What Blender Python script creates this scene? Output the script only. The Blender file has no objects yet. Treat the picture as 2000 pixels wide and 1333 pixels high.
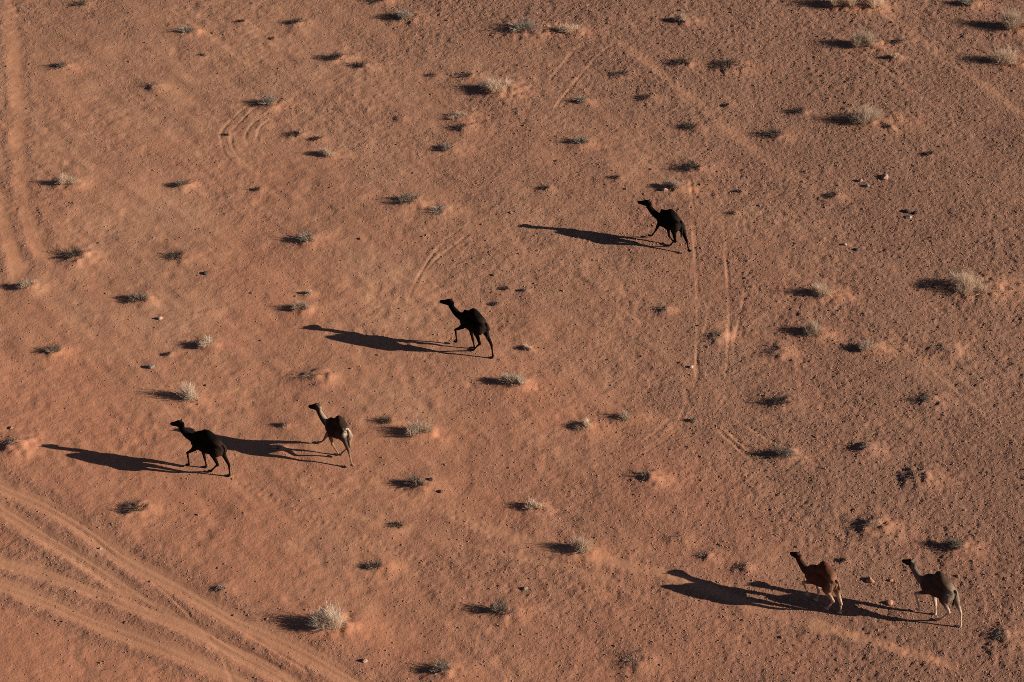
import bpy, bmesh, math, random
import numpy as np
from mathutils import Vector, Matrix, Quaternion

# ------------------------------------------------------------------ camera, sky, sun, exposure
scene = bpy.context.scene
COL = scene.collection
DEP = math.radians(37.0); DIST = 120.0
cam_d = bpy.data.cameras.new('camera'); cam = bpy.data.objects.new('camera', cam_d); COL.objects.link(cam)
cam.location = (0, -DIST*math.cos(DEP), DIST*math.sin(DEP))
cam.rotation_euler = (math.pi/2-DEP, 0, 0)
cam_d.sensor_width = 36.0; cam_d.lens = 36.0*5340/2000
cam_d.clip_start = 1.0; cam_d.clip_end = 12000
scene.camera = cam

SUN_EL = math.atan(1/2.8); SUN_AZ = math.radians(10.0)     # light travels towards -x and slightly +y
world = bpy.data.worlds.new('World'); scene.world = world; world.use_nodes = True
wn = world.node_tree.nodes; wl = world.node_tree.links; wn.clear()
sky = wn.new('ShaderNodeTexSky'); sky.sky_type = 'NISHITA'; sky.sun_disc = False
sky.sun_elevation = SUN_EL; sky.sun_rotation = math.radians(90)+SUN_AZ
sky.altitude = 1500; sky.air_density = 0.4; sky.dust_density = 1.2; sky.ozone_density = 0.4
bg = wn.new('ShaderNodeBackground'); bg.inputs['Strength'].default_value = 0.05
wo = wn.new('ShaderNodeOutputWorld'); wl.new(sky.outputs[0], bg.inputs[0]); wl.new(bg.outputs[0], wo.inputs[0])
sun_d = bpy.data.lights.new('sun', 'SUN'); sun_d.energy = 5.0; sun_d.angle = math.radians(0.5); sun_d.color = (1.0, 0.90, 0.78)
sun = bpy.data.objects.new('sun', sun_d); COL.objects.link(sun)
ld = Vector((-math.cos(SUN_AZ)*math.cos(SUN_EL), math.sin(SUN_AZ)*math.cos(SUN_EL), -math.sin(SUN_EL)))
sun.rotation_euler = ld.to_track_quat('-Z', 'Y').to_euler()
scene.cycles.use_denoising = False; scene.cycles.filter_width = 0.9
vs = scene.view_settings
scene.display_settings.display_device = 'sRGB'
vs.view_transform = 'Standard'; vs.look = 'None'; vs.exposure = 0.62; vs.gamma = 1.0; vs.use_curve_mapping = False

# ------------------------------------------------------------------ data: metres on the ground
SKY_STRENGTH = 0.05; EXPOSURE = 0.6
N_PEBBLES = 60000
SAND_D = (.35, .145, .085); SAND_E = (.50, .245, .135)
SAND_DARK = (.17, .085, .060); SAND_GRAVEL_VIGNETTE = (.36, .175, .115); SAND_TRACK = (.52, .225, .115); SAND_DRIFT = (.56, .235, .115)
HSCALE = {'p': 1.0, 'w': 1.0, 'g': 1.0, 'd': 1.0, 'f': 1.0}
SAND_D = (.34, .16, .105); SAND_E = (.49, .27, .165)
SAND_DARK = (.16, .088, .066); SAND_GRAVEL_VIGNETTE = (.35, .19, .13); SAND_TRACK = (.53, .26, .145); SAND_DRIFT = (.56, .26, .14)
SAND_A = (.35, .175, .105); SAND_B = (.405, .205, .125); SAND_C = (.46, .245, .15)
SAND_D = (.33, .158, .105); SAND_E = (.47, .26, .155)
SAND_DARK = (.14, .080, .060); SAND_GRAVEL_VIGNETTE = (.27, .148, .105); SAND_TRACK = (.50, .25, .14); SAND_DRIFT = (.56, .25, .13)
SAND_A = (.35, .168, .098); SAND_B = (.405, .198, .116); SAND_C = (.46, .238, .14)
SAND_D = (.33, .150, .096); SAND_E = (.47, .252, .146)
SAND_RED = (.425, .168, .095)
SAND_DARK = (.13, .068, .046); SAND_GRAVEL_VIGNETTE = (.25, .132, .090); SAND_TRACK = (.48, .235, .13); SAND_DRIFT = (.54, .225, .115)
HSCALE = {'p': .85, 'w': .9, 'g': .8, 'd': .75, 'f': .8}
WSCALE = {'p': .80, 'w': .85, 'g': .78, 'd': .75, 'f': .85}
SAND_A = (.315, .148, .090); SAND_B = (.40, .200, .122); SAND_C = (.50, .268, .165)
SAND_D = (.30, .138, .092); SAND_E = (.49, .27, .16)
SAND_RED = (.42, .172, .098)
SAND_GRAVEL_VIGNETTE = (.23, .128, .090); SAND_TRACK = (.52, .262, .148)
HSCALE = {'p': .98, 'w': .9, 'g': .82, 'd': .75, 'f': .8}
WSCALE = {'p': .92, 'w': .9, 'g': .82, 'd': .78, 'f': .85}
SAND_A = (.32, .150, .084); SAND_B = (.41, .205, .114); SAND_C = (.51, .272, .155)
SAND_D = (.30, .138, .086); SAND_E = (.50, .275, .150)
SAND_RED = (.43, .174, .093)
SAND_GRAVEL_VIGNETTE = (.20, .108, .073); SAND_TRACK = (.53, .265, .142)
WSCALE = {'p': .85, 'w': .9, 'g': .80, 'd': .78, 'f': .85}
SAND_A = (.32, .150, .087); SAND_B = (.41, .204, .119); SAND_C = (.51, .270, .162)
SAND_D = (.30, .138, .089); SAND_E = (.50, .272, .156)
SAND_RED = (.43, .172, .096)
SAND_GRAVEL_VIGNETTE = (.205, .110, .077); SAND_TRACK = (.53, .265, .147)
EXPOSURE = 0.62

PLANTS = [  # x, y, width, kind, height factor, label
    (-22.64, 29.35, 0.7, 'd', 0.4, 'low dark twig clump at the top edge above the left-hand trail'),
    (-16.87, 26.51, 0.95, 'g', 0.42, 'grey twiggy shrub with dark shadow, alone near the top left'),
    (-22.74, 22.92, 0.73, 'g', 0.4, 'small grey twiggy shrub right beside the faint trail at far left'),
    (-15.76, 24.22, 0.39, 'd', 0.4, 'tiny dark twig sprig just below the grey twiggy shrub at top left'),
    (-11.18, 27.34, 0.69, 'd', 0.42, 'dark low twig clump near the top, right of the twiggy grey shrub'),
    (-8.98, 23.81, 0.94, 'd', 0.4, 'dark scraggly twigs with a red sand edge, left one of a close pair'),
    (-7.7, 23.07, 0.78, 'd', 0.45, 'dark scraggly twigs on a pale sand bank, right one of a close pair'),
    (-12.06, 19.56, 0.97, 'g', 0.6, 'dark bushy grey shrub standing on top of the looping tyre tracks'),
    (-13.93, 16.7, 0.32, 'd', 0.5, 'tiny dark sprig growing on the outer ring of the looping tyre tracks'),
    (-10.56, 16.65, 0.7, 'd', 0.4, 'dark low twig clump inside the curve of the looping tyre tracks'),
    (-9.51, 16.29, 0.55, 'd', 0.4, 'little dark twig clump between two others beside the looping tracks'),
    (-8.96, 14.88, 0.74, 'p', 0.6, 'pale straw tuft with long shadow just below the looping tyre tracks'),
    (-21.12, 12.43, 0.92, 'p', 0.5, 'straw tuft with sand drift beside the trail, left of all at mid height'),
    (-15.61, 12.34, 0.68, 'g', 0.4, 'small grey shrub with orange sand drift, between trail and looping tracks'),
    (-12.06, 11.95, 0.36, 'd', 0.5, 'tiny dark sprig below the open end of the looping tyre tracks'),
    (-17.91, 21.1, 0.67, 'f', 0.3, 'flattened faint dry patch between the trail and the looping tracks'),
    (-14.04, 27.5, 0.35, 'd', 0.5, 'tiny dark sprig near the top edge, left of a low twig clump'),
    (-12.33, 25.84, 0.29, 'd', 0.5, 'very faint tiny sprig near the top, left of the scraggly pair'),
    (-5.65, 27.81, 1.17, 'g', 0.42, 'dark grey shrub with pale sand drift at the top, right of the scraggly pair'),
    (-7.13, 29.61, 0.97, 'd', 0.4, 'dark low twigs cut by the top edge, above a dark grey shrub'),
    (0.58, 26.56, 1.59, 'g', 0.42, 'biggest grey twiggy shrub at the top centre, with a dense black shadow'),
    (2.99, 26.41, 1.0, 'p', 0.45, 'straw topped shrub immediately right of the biggest grey shrub at top'),
    (8.88, 27.5, 0.8, 'p', 0.35, 'small straw tuft near the top where the pale diagonal band starts'),
    (8.64, 23.26, 0.93, 'd', 0.38, 'dark low twig clump, left one of two beside the diagonal band'),
    (10.88, 22.97, 1.3, 'd', 0.38, 'wide dark twig clump with red sand lip, right one of two'),
    (-4.0, 22.18, 0.46, 'd', 0.45, 'small dark sprig, left one of a row of two left of the sandy mound shrub'),
    (-2.27, 22.08, 0.62, 'd', 0.4, 'small dark twig clump with pale sand, right one of a row of two'),
    (-0.77, 20.66, 1.33, 'p', 0.5, 'shrub on a bright orange sand mound with dark twigs behind it'),
    (3.46, 19.66, 0.71, 'g', 0.45, 'grey sprig shrub at the lower end of the short diagonal wheel ruts'),
    (5.52, 22.18, 0.72, 'd', 0.4, 'dark low twig clump just right of the short diagonal wheel ruts'),
    (6.64, 19.94, 0.66, 'd', 0.5, 'dusky low twig clump alone right of the short diagonal wheel ruts'),
    (-2.62, 18.24, 0.81, 'p', 0.42, 'straw tuft on the thin long track, upper one of a stacked pair'),
    (-2.58, 17.25, 0.8, 'd', 0.35, 'low dark tuft just under a straw tuft, lower one of a stacked pair'),
    (-3.07, 15.42, 0.79, 'g', 0.5, 'dusky grey shrub below the stacked pair of tufts'),
    (3.33, 15.97, 0.89, 'g', 0.45, 'grey shrub with pale bare stems touching the thin long track'),
    (8.82, 17.21, 0.85, 'd', 0.4, 'dark twigs with a pale stem, highest shrub above the rightmost black camel'),
    (-5.54, 18.0, 0.45, 'f', 0.3, 'faint flattened dry patch left of the stacked pair of tufts'),
    (1.58, 11.91, 0.44, 'd', 0.5, 'small dark sprig alone between the thin track and the upper camel shadow'),
    (4.95, 12.78, 0.44, 'd', 0.45, 'small dusky sprig on sand, up and left of the upper black camel'),
    (-4.84, 10.74, 1.01, 'g', 0.4, 'grey green shrub at the left end of a line of dead twigs'),
    (-3.45, 9.97, 0.91, 'd', 0.35, 'pale bleached dead twigs on sand, right of a grey green shrub'),
    (7.69, 11.95, 0.87, 'p', 0.45, 'straw tuft directly above the head and hump of the upper black camel'),
    (8.68, 13.62, 0.98, 'd', 0.4, 'dark scraggly twig clump second above the upper black camel'),
    (17.34, 29.19, 1.18, 'p', 0.8, 'tall straw bush cut by the top edge, left one of two touching'),
    (18.83, 29.08, 1.18, 'p', 0.7, 'tall straw bush cut by the top edge, right one of two touching'),
    (18.1, 25.13, 1.1, 'p', 0.75, 'tall straw bush with long black shadow below two bushes at the top'),
    (23.84, 29.24, 0.97, 'g', 0.45, 'grey shrub cut by the top edge near the top right corner'),
    (26.06, 26.98, 1.38, 'p', 0.7, 'tall straw bush with long shadow, upper of two at the right edge'),
    (25.26, 23.51, 1.46, 'p', 0.6, 'broad straw bush with long shadow, lower of two at the right edge'),
    (19.84, 25.48, 0.58, 'd', 0.4, 'small dark sprig with pale stem right of a tall straw bush'),
    (19.48, 23.91, 0.52, 'p', 0.35, 'little straw sprig below a small dark sprig near the top right'),
    (17.54, 17.81, 1.51, 'p', 0.6, 'round straw bush with thick black shadow, alone in the upper right'),
    (18.37, 17.3, 0.4, 'd', 0.5, 'small dark twig ball at the foot of the round straw bush'),
    (14.2, 18.71, 0.66, 'd', 0.4, 'small dark twig clump left of the round straw bush'),
    (12.8, 16.56, 0.9, 'd', 0.4, 'low dark smear of twigs, lower left of the round straw bush'),
    (20.15, 14.88, 0.49, 'd', 0.4, 'small dark sprig alone, lower right of the round straw bush'),
    (15.15, 11.26, 0.58, 'd', 0.4, 'dusky low twigs left of the pale stones at the right'),
    (10.3, 9.85, 0.34, 'd', 0.5, 'tiny dark tuft right of the hump of the upper black camel'),
    (10.75, 11.6, 0.34, 'd', 0.45, 'tiny dark tuft up and right of the upper black camel'),
    (10.65, 19.27, 0.3, 'd', 0.5, 'tiny dark sprig alone between two diagonal tracks at upper right'),
    (-19.98, 6.36, 1.08, 'd', 0.4, 'broad scraggly dead shrub in a hollow beside the trail bend at left'),
    (-15.32, 6.4, 0.89, 'd', 0.35, 'scattered dead twigs and red sand, right of the broad scraggly shrub'),
    (-9.47, 7.67, 0.9, 'g', 0.42, 'bluish grey twiggy shrub alone between the two black camels and the trail'),
    (-21.84, 3.93, 0.78, 'p', 0.5, 'thin straw tuft at the far left edge below the trail bend'),
    (-16.62, 3.03, 0.87, 'g', 0.5, 'grey shrub with curved pale twigs on orange drift, left of centre'),
    (-9.18, 3.54, 0.41, 'p', 0.45, 'tiny straw sprig directly above a grey straw tuft'),
    (-9.4, 2.37, 0.64, 'p', 0.6, 'straw tuft with shadow close above the tip of the middle camel shadow'),
    (-20.03, -0.8, 0.76, 'g', 0.5, 'grey fan shaped shrub near the left edge with a sand drift'),
    (-13.21, -0.32, 0.72, 'w', 0.6, 'bright cream tuft casting a clean long shadow, left of the middle shadow'),
    (-8.57, -2.62, 0.97, 'f', 0.3, 'faint flattened brown patch above the pale legged camel'),
    (-13.88, -4.05, 0.83, 'w', 1.05, 'tall bright cream tuft just above the leftmost black camel'),
    (-20.73, -7.33, 0.98, 'f', 0.35, 'flattened brown scrub at the left edge beside the shadow tip'),
    (-9.59, -5.9, 0.35, 'g', 0.5, 'small grey sprig between the leftmost camel and the pale legged camel'),
    (-14.97, -0.91, 0.31, 'd', 0.4, 'tiny dark sprig left of the clean bright cream tuft'),
    (0.07, -3.05, 0.92, 'w', 0.5, 'whitest tuft of all, on a pink sand mound right of centre bottom'),
    (0.67, -0.47, 0.45, 'p', 0.4, 'little grey straw knob just right of the middle black camel hind foot'),
    (-0.28, 3.93, 0.37, 'd', 0.45, 'small dark tuft, upper one right of the middle camel hump'),
    (0.53, 3.77, 0.32, 'g', 0.45, 'tiny grey sprig, rightmost of three beside the middle camel'),
    (-0.78, 2.8, 0.37, 'd', 0.5, 'small dark tuft, lowest of three beside the middle camel hump'),
    (-3.87, -6.48, 1.03, 'p', 0.55, 'soft wispy straw tuft with a wide shadow right of the pale legged camel'),
    (-5.3, -5.69, 0.56, 'd', 0.5, 'dark twigs beside scratched arcs right of the pale legged camel'),
    (3.13, -6.0, 0.69, 'p', 0.5, 'wispy straw tuft with low shadow, left of two near the curved ruts'),
    (4.85, -5.35, 0.78, 'p', 0.4, 'straw topped low mound, right of two near the curved ruts'),
    (6.76, 2.37, 0.55, 'f', 0.35, 'faint dark patch left of the vertical wheel tracks'),
    (13.88, 3.42, 0.92, 'p', 0.7, 'wispy straw bush right of the vertical wheel tracks, upper of two'),
    (13.26, 0.54, 0.95, 'p', 0.6, 'wispy straw bush right of the vertical wheel tracks, lower of two'),
    (15.54, -0.54, 0.85, 'p', 0.42, 'low straw tuft with a dark left side and sandy right side'),
    (20.66, 3.93, 1.75, 'p', 0.42, 'widest wispy straw bush, arching over pink sand at the right edge'),
    (18.83, 4.05, 0.65, 'd', 0.4, 'dark twigs to the left of the widest wispy straw bush'),
    (11.51, -0.84, 0.85, 'f', 0.35, 'faint dusky scrub patch between the vertical tracks and low straw tuft'),
    (18.8, -0.58, 0.9, 'f', 0.3, 'faint diagonal scrub patch below the widest wispy straw bush'),
    (11.51, -4.44, 0.87, 'd', 0.42, 'low dark arching twig clump right of the curved ruts'),
    (11.2, -7.91, 0.94, 'g', 0.55, 'round dusky grey shrub between two diagonal ruts at lower right'),
    (14.69, -7.54, 0.77, 'f', 0.45, 'faint scrub with a pale tip, right of the round dusky grey shrub'),
    (9.01, 0.36, 0.68, 'f', 0.35, 'faint dusky patch between the two vertical wheel tracks'),
    (17.77, -4.3, 0.92, 'f', 0.35, 'faint brown scrub patch alone right of the low dark arching clump'),
    (16.56, -9.4, 1.01, 'f', 0.3, 'faint wide scrub patch alone, far above the rear walking camel'),
    (14.47, -12.45, 0.95, 'f', 0.5, 'flattened grey brown shrub above the two walking brown camels'),
    (17.71, -13.66, 0.86, 'g', 0.5, 'grey shrub above and right of the rearmost brown camel'),
    (7.67, -14.25, 0.69, 'f', 0.4, 'faint grey shrub, upper left of two above the brown camels shadows'),
    (9.1, -14.98, 0.57, 'f', 0.4, 'faint grey shrub, lower right of two above the brown camels shadows'),
    (6.52, -13.26, 0.66, 'f', 0.35, 'greyish scrub with small stones left of the faint grey shrubs'),
    (13.12, -14.49, 0.37, 'd', 0.45, 'small dark sprig right behind the hump of the front brown camel'),
    (18.82, -18.91, 0.9, 'f', 0.35, 'dark wide scrub patch at the right, below the rearmost brown camel'),
    (-3.88, -9.92, 0.92, 'g', 0.45, 'grey shrub with straw tips on an orange mound below the pale legged camel'),
    (0.93, -11.34, 0.83, 'p', 0.45, 'straw tuft with small dark shadow at bottom centre, above the long shadowed tuft'),
    (-4.6, -12.42, 0.62, 'd', 0.38, 'low dusky twig clump below the orange mound shrub'),
    (2.65, -13.97, 0.9, 'p', 0.6, 'straw tuft with a long black shadow at bottom centre'),
    (-5.37, -14.89, 0.73, 'g', 0.45, 'bluish grey twiggy shrub alone in the lower middle'),
    (-0.44, -17.5, 0.95, 'g', 0.6, 'dense dark grey shrub on orange drift at bottom centre'),
    (-7.01, -18.28, 1.3, 'w', 0.72, 'large cream bush with round black shadow next to the dirt road'),
    (-2.67, -20.74, 0.81, 'g', 0.5, 'dark scrubby shrub at the bottom edge, centre'),
    (4.59, -20.3, 0.86, 'f', 0.4, 'long low scrub patch near the bottom edge, right of centre'),
    (5.52, -9.46, 0.88, 'f', 0.4, 'greyish stubble of low twigs below the curved ruts'),
    (-15.33, -11.34, 0.91, 'd', 0.4, 'flat spiky dead twigs above the dirt road'),
    (-11.33, -16.21, 0.48, 'd', 0.4, 'bleached broken sticks lying at the edge of the dirt road'),
    (7.62, -5.56, 0.35, 'g', 0.45, 'tiny grey sprig where the curved ruts meet'),
    (-9.76, -7.44, 0.51, 'g', 0.4, 'pale grey sprig standing inside the shadow of the pale legged camel'),
]
STONES = [  # x, y, width, height factor, colour, label
    (16.59, 12.61, 0.22, 0.9, 'pale', 'small pale upright stone left of a pinkish flat stone'),
    (17.76, 12.87, 0.44, 0.5, 'pink', 'pinkish flat stone with a dark shadow at the right'),
    (16.86, 12.17, 0.22, 0.6, 'grey', 'small grey stone just below the pale upright stone'),
    (7.24, 11.73, 0.27, 0.7, 'pink', 'pinkish white stone beside the straw tuft above the upper camel'),
    (14.07, -15.64, 0.4, 0.5, 'orange', 'rounded orange rock between the two walking brown camels'),
    (14.71, -16.95, 0.32, 0.5, 'orange', 'tan rock just left of the front legs of the rearmost camel'),
    (18.52, 9.97, 0.38, 0.4, 'dark', 'dark flat stone, left of three on the bare right side'),
    (18.89, 9.85, 0.29, 0.5, 'dark', 'dark flat stone, right of three on the bare right side'),
    (18.52, 9.51, 0.33, 0.4, 'grey', 'grey flat stone, lowest of three on the bare right side'),
    (-3.32, -9.6, 0.23, 0.6, 'dark', 'dark stone upper right of the orange mound shrub'),
    (-2.91, -10.31, 0.19, 0.6, 'dark', 'dark small stone on the orange mound beside the grey shrub'),
    (0.52, -16.15, 0.2, 0.6, 'grey', 'small grey stone alone between the lower straw tufts'),
    (15.32, 7.3, 0.19, 0.6, 'pale', 'small white stone above two dark stones at right'),
    (15.82, 6.93, 0.28, 0.5, 'dark', 'dark stone below a small white stone at right'),
    (-13.9, 5.12, 0.26, 0.5, 'dark', 'dark red stone alone in the left half, below the dead twigs'),
    (-5.58, -20.21, 0.21, 0.7, 'pale', 'pale stone near the bottom edge, right of the dirt road'),
    (-16.42, -13.69, 0.14, 0.7, 'pale', 'white pebble between the two ruts of the dirt road'),
    (-15.62, -1.86, 0.27, 0.6, 'grey', 'grey stone left of the bright cream tuft and above the tall one'),
    (-15.64, 1.72, 0.23, 0.6, 'pale', 'pale knobbly stone below the grey shrub on orange drift'),
    (7.77, -1.83, 0.2, 0.6, 'pale', 'small pale stone near the vertical wheel tracks'),
    (14.9, -15.61, 0.18, 0.5, 'orange', 'small rust coloured stone right of the rounded orange rock'),
]
TRACKS = [  # width, depth, ridge, mask, polyline
    (0.16, 0.021, 0.013, 0.4, [(-11.51, 20.04), (-12.27, 19.99), (-13.12, 19.39), (-13.81, 18.07), (-14.13, 17.25), (-14.18, 16.42), (-13.92, 15.17), (-13.51, 14.38), (-13.06, 13.85)]),
    (0.16, 0.021, 0.013, 0.4, [(-11.7, 19.8), (-12.59, 19.42), (-13.16, 18.33), (-13.61, 17.35), (-13.69, 16.52), (-13.49, 15.51), (-13.07, 14.65), (-12.6, 13.98)]),
    (0.16, 0.021, 0.013, 0.4, [(-11.38, 19.66), (-12.13, 18.66), (-12.8, 17.58), (-12.98, 16.7), (-12.85, 15.92), (-12.44, 15.06), (-11.92, 14.43)]),
    (0.16, 0.021, 0.013, 0.4, [(-10.87, 19.23), (-11.49, 18.66), (-12.25, 17.58), (-12.42, 16.79), (-12.22, 15.78), (-11.83, 14.92), (-11.42, 14.29)]),
    (0.22, 0.017, 0.009, 0.7, [(8.34, 13.71), (8.46, 12.3), (8.47, 10.66), (8.43, 7.71), (8.35, 4.48), (8.32, 2.52), (8.23, 1.0), (8.05, -1.24), (7.85, -4.12)]),
    (0.2, 0.017, 0.009, 0.7, [(9.86, 9.8), (9.83, 7.3), (9.74, 4.08), (9.64, 1.76), (9.52, 0.24), (9.29, -1.97), (9.19, -2.88)]),
    (0.18, 0.02, 0.012, 0.6, [(10.47, 4.28), (10.25, 2.33), (9.95, 1.0), (9.65, -0.5)]),
    (0.16, 0.02, 0.012, 0.6, [(8.89, 2.91), (8.62, 1.38), (8.34, 0.09)]),
    (0.18, 0.013, 0.014, 0.35, [(7.53, -2.51), (7.45, -3.77), (7.16, -5.28), (6.45, -6.48), (5.68, -7.37), (5.03, -7.84), (4.36, -7.97)]),
    (0.18, 0.013, 0.014, 0.35, [(7.93, -3.77), (7.66, -4.82), (6.94, -6.14), (6.21, -7.03), (5.32, -7.91), (4.77, -8.41)]),
    (0.16, 0.011, 0.012, 0.35, [(6.92, -4.82), (6.39, -5.87), (5.62, -6.83), (4.81, -7.37), (4.1, -7.64)]),
    (0.18, 0.028, 0.016, 0.6, [(8.37, -5.69), (8.82, -6.48), (9.29, -7.17), (9.73, -7.84), (10.58, -8.74)]),
    (0.18, 0.028, 0.016, 0.6, [(8.63, -5.59), (9.14, -6.38), (9.63, -7.17), (10.18, -7.91)]),
    (0.18, 0.025, 0.014, 0.6, [(9.33, -5.24), (10.23, -6.28), (11.13, -7.17), (12.13, -7.91), (13.02, -8.9)]),
    (0.16, 0.02, 0.012, 0.6, [(9.53, -3.13), (9.17, -3.98), (8.75, -4.75), (8.02, -6.14)]),
    (0.16, 0.02, 0.012, 0.5, [(9.27, -3.05), (8.91, -3.84), (8.45, -4.72)]),
    (0.2, 0.03, 0.02, 0.45, [(5.47, 25.64), (4.98, 24.92), (4.38, 24.01), (3.62, 22.47), (2.76, 20.57), (2.28, 19.46), (1.94, 18.47)]),
    (0.18, 0.022, 0.014, 0.4, [(3.68, 25.43), (3.08, 24.42), (2.62, 23.31), (2.12, 22.22), (1.69, 21.15)]),
    (0.11, 0.02, 0.012, 0.4, [(-6.1, 19.75), (-4.8, 19.42), (-3.04, 18.9), (-1.06, 18.24), (0.88, 17.25), (2.62, 16.61), (3.73, 16.15), (4.76, 15.42)]),
    (0.09, 0.012, 0.008, 0.3, [(0.5, 18.38), (1.51, 17.81), (2.76, 17.3), (4.75, 16.79)]),
    (0.16, 0.026, 0.014, 0.5, [(-1.76, 9.09), (-2.38, 8.63), (-2.91, 7.92), (-3.37, 7.1), (-3.77, 6.2), (-4.22, 4.8), (-4.63, 3.11), (-4.97, 0.73)]),
    (0.16, 0.024, 0.014, 0.5, [(-1.78, 8.46), (-2.48, 7.51), (-3.1, 6.69), (-3.6, 5.92), (-4.06, 5.0)]),
    (0.13, 0.018, 0.01, 0.4, [(-1.65, 7.71), (-2.14, 6.89), (-2.5, 5.92), (-2.85, 4.88)]),
    (0.16, 0.02, 0.01, 0.6, [(-3.2, 2.6), (-3.35, 1.95), (-3.53, 1.19), (-3.72, 0.39)]),
    (0.11, 0.018, 0.01, 0.4, [(3.41, 1.83), (3.9, 1.38), (4.42, 0.69)]),
    (0.11, 0.014, 0.01, 0.4, [(3.6, 1.91), (4.13, 1.45), (4.63, 0.81)]),
    (0.13, 0.016, 0.012, 0.5, [(4.14, 3.5), (4.81, 2.76), (5.57, 1.68), (6.42, 0.39)]),
    (0.13, 0.025, 0.012, 0.3, [(-5.44, -4.82), (-5.6, -5.24), (-5.72, -5.94)]),
    (0.13, 0.025, 0.012, 0.3, [(-5.22, -4.89), (-5.33, -5.45), (-5.37, -6.14)]),
    (0.13, 0.018, 0.01, 0.4, [(3.11, -11.5), (3.72, -12.01), (4.43, -12.51)]),
    (0.76, 0.01, 0.008, 0.6, [(5.14, 26.15), (6.02, 24.87), (8.45, 20.91), (10.08, 18.19), (11.65, 15.51), (13.66, 12.83), (15.4, 10.66)]),
    (0.67, 0.01, 0.008, 0.45, [(18.64, 30.37), (19.75, 28.23), (20.84, 26.15), (22.36, 23.61), (23.84, 21.15), (25.64, 17.81)]),
    (0.36, 0.01, 0.008, 0.5, [(15.13, 30.37), (15.97, 27.71), (18.25, 24.11), (20.19, 20.66), (22.56, 17.35)]),
    (0.31, 0.01, 0.006, 0.5, [(5.62, 28.76), (7.1, 25.64), (8.58, 23.61), (10.71, 20.18), (12.53, 17.35)]),
    (0.31, 0.012, 0.01, 0.5, [(13.29, 5.68), (15.58, 2.91), (17.47, -0.5), (19.28, -3.77), (21.55, -7.57)]),
    (0.67, 0.012, 0.012, 0.6, [(-6.33, -9.23), (-4.18, -10.54), (-1.03, -12.45), (2.04, -14.0), (5.06, -14.92), (6.65, -15.52), (9.94, -17.3), (13.74, -19.03), (17.44, -20.72)]),
    (0.45, 0.012, 0.01, 0.5, [(-7.5, -11.02), (-4.11, -12.76), (0.0, -14.15), (3.03, -15.22), (5.78, -17.0)]),
    (0.76, 0.03, 0.012, 0.9, [(-26.61, 30.91), (-25.77, 26.67), (-25.03, 22.62), (-24.23, 17.81), (-23.65, 14.16), (-23.02, 11.09), (-22.23, 8.54), (-21.18, 5.68)]),
    (0.67, 0.03, 0.012, 0.8, [(-25.01, 13.71), (-24.07, 10.66), (-23.42, 8.54), (-22.68, 6.08), (-22.16, 4.08)]),
    (0.36, 0.014, 0.008, 0.4, [(-18.26, 29.29), (-15.88, 26.67), (-13.82, 24.11), (-12.41, 22.62)]),
    (0.36, 0.012, 0.008, 0.4, [(-17.87, 1.0), (-14.86, -4.12), (-12.32, -8.24), (-9.96, -11.5)]),
]
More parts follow.
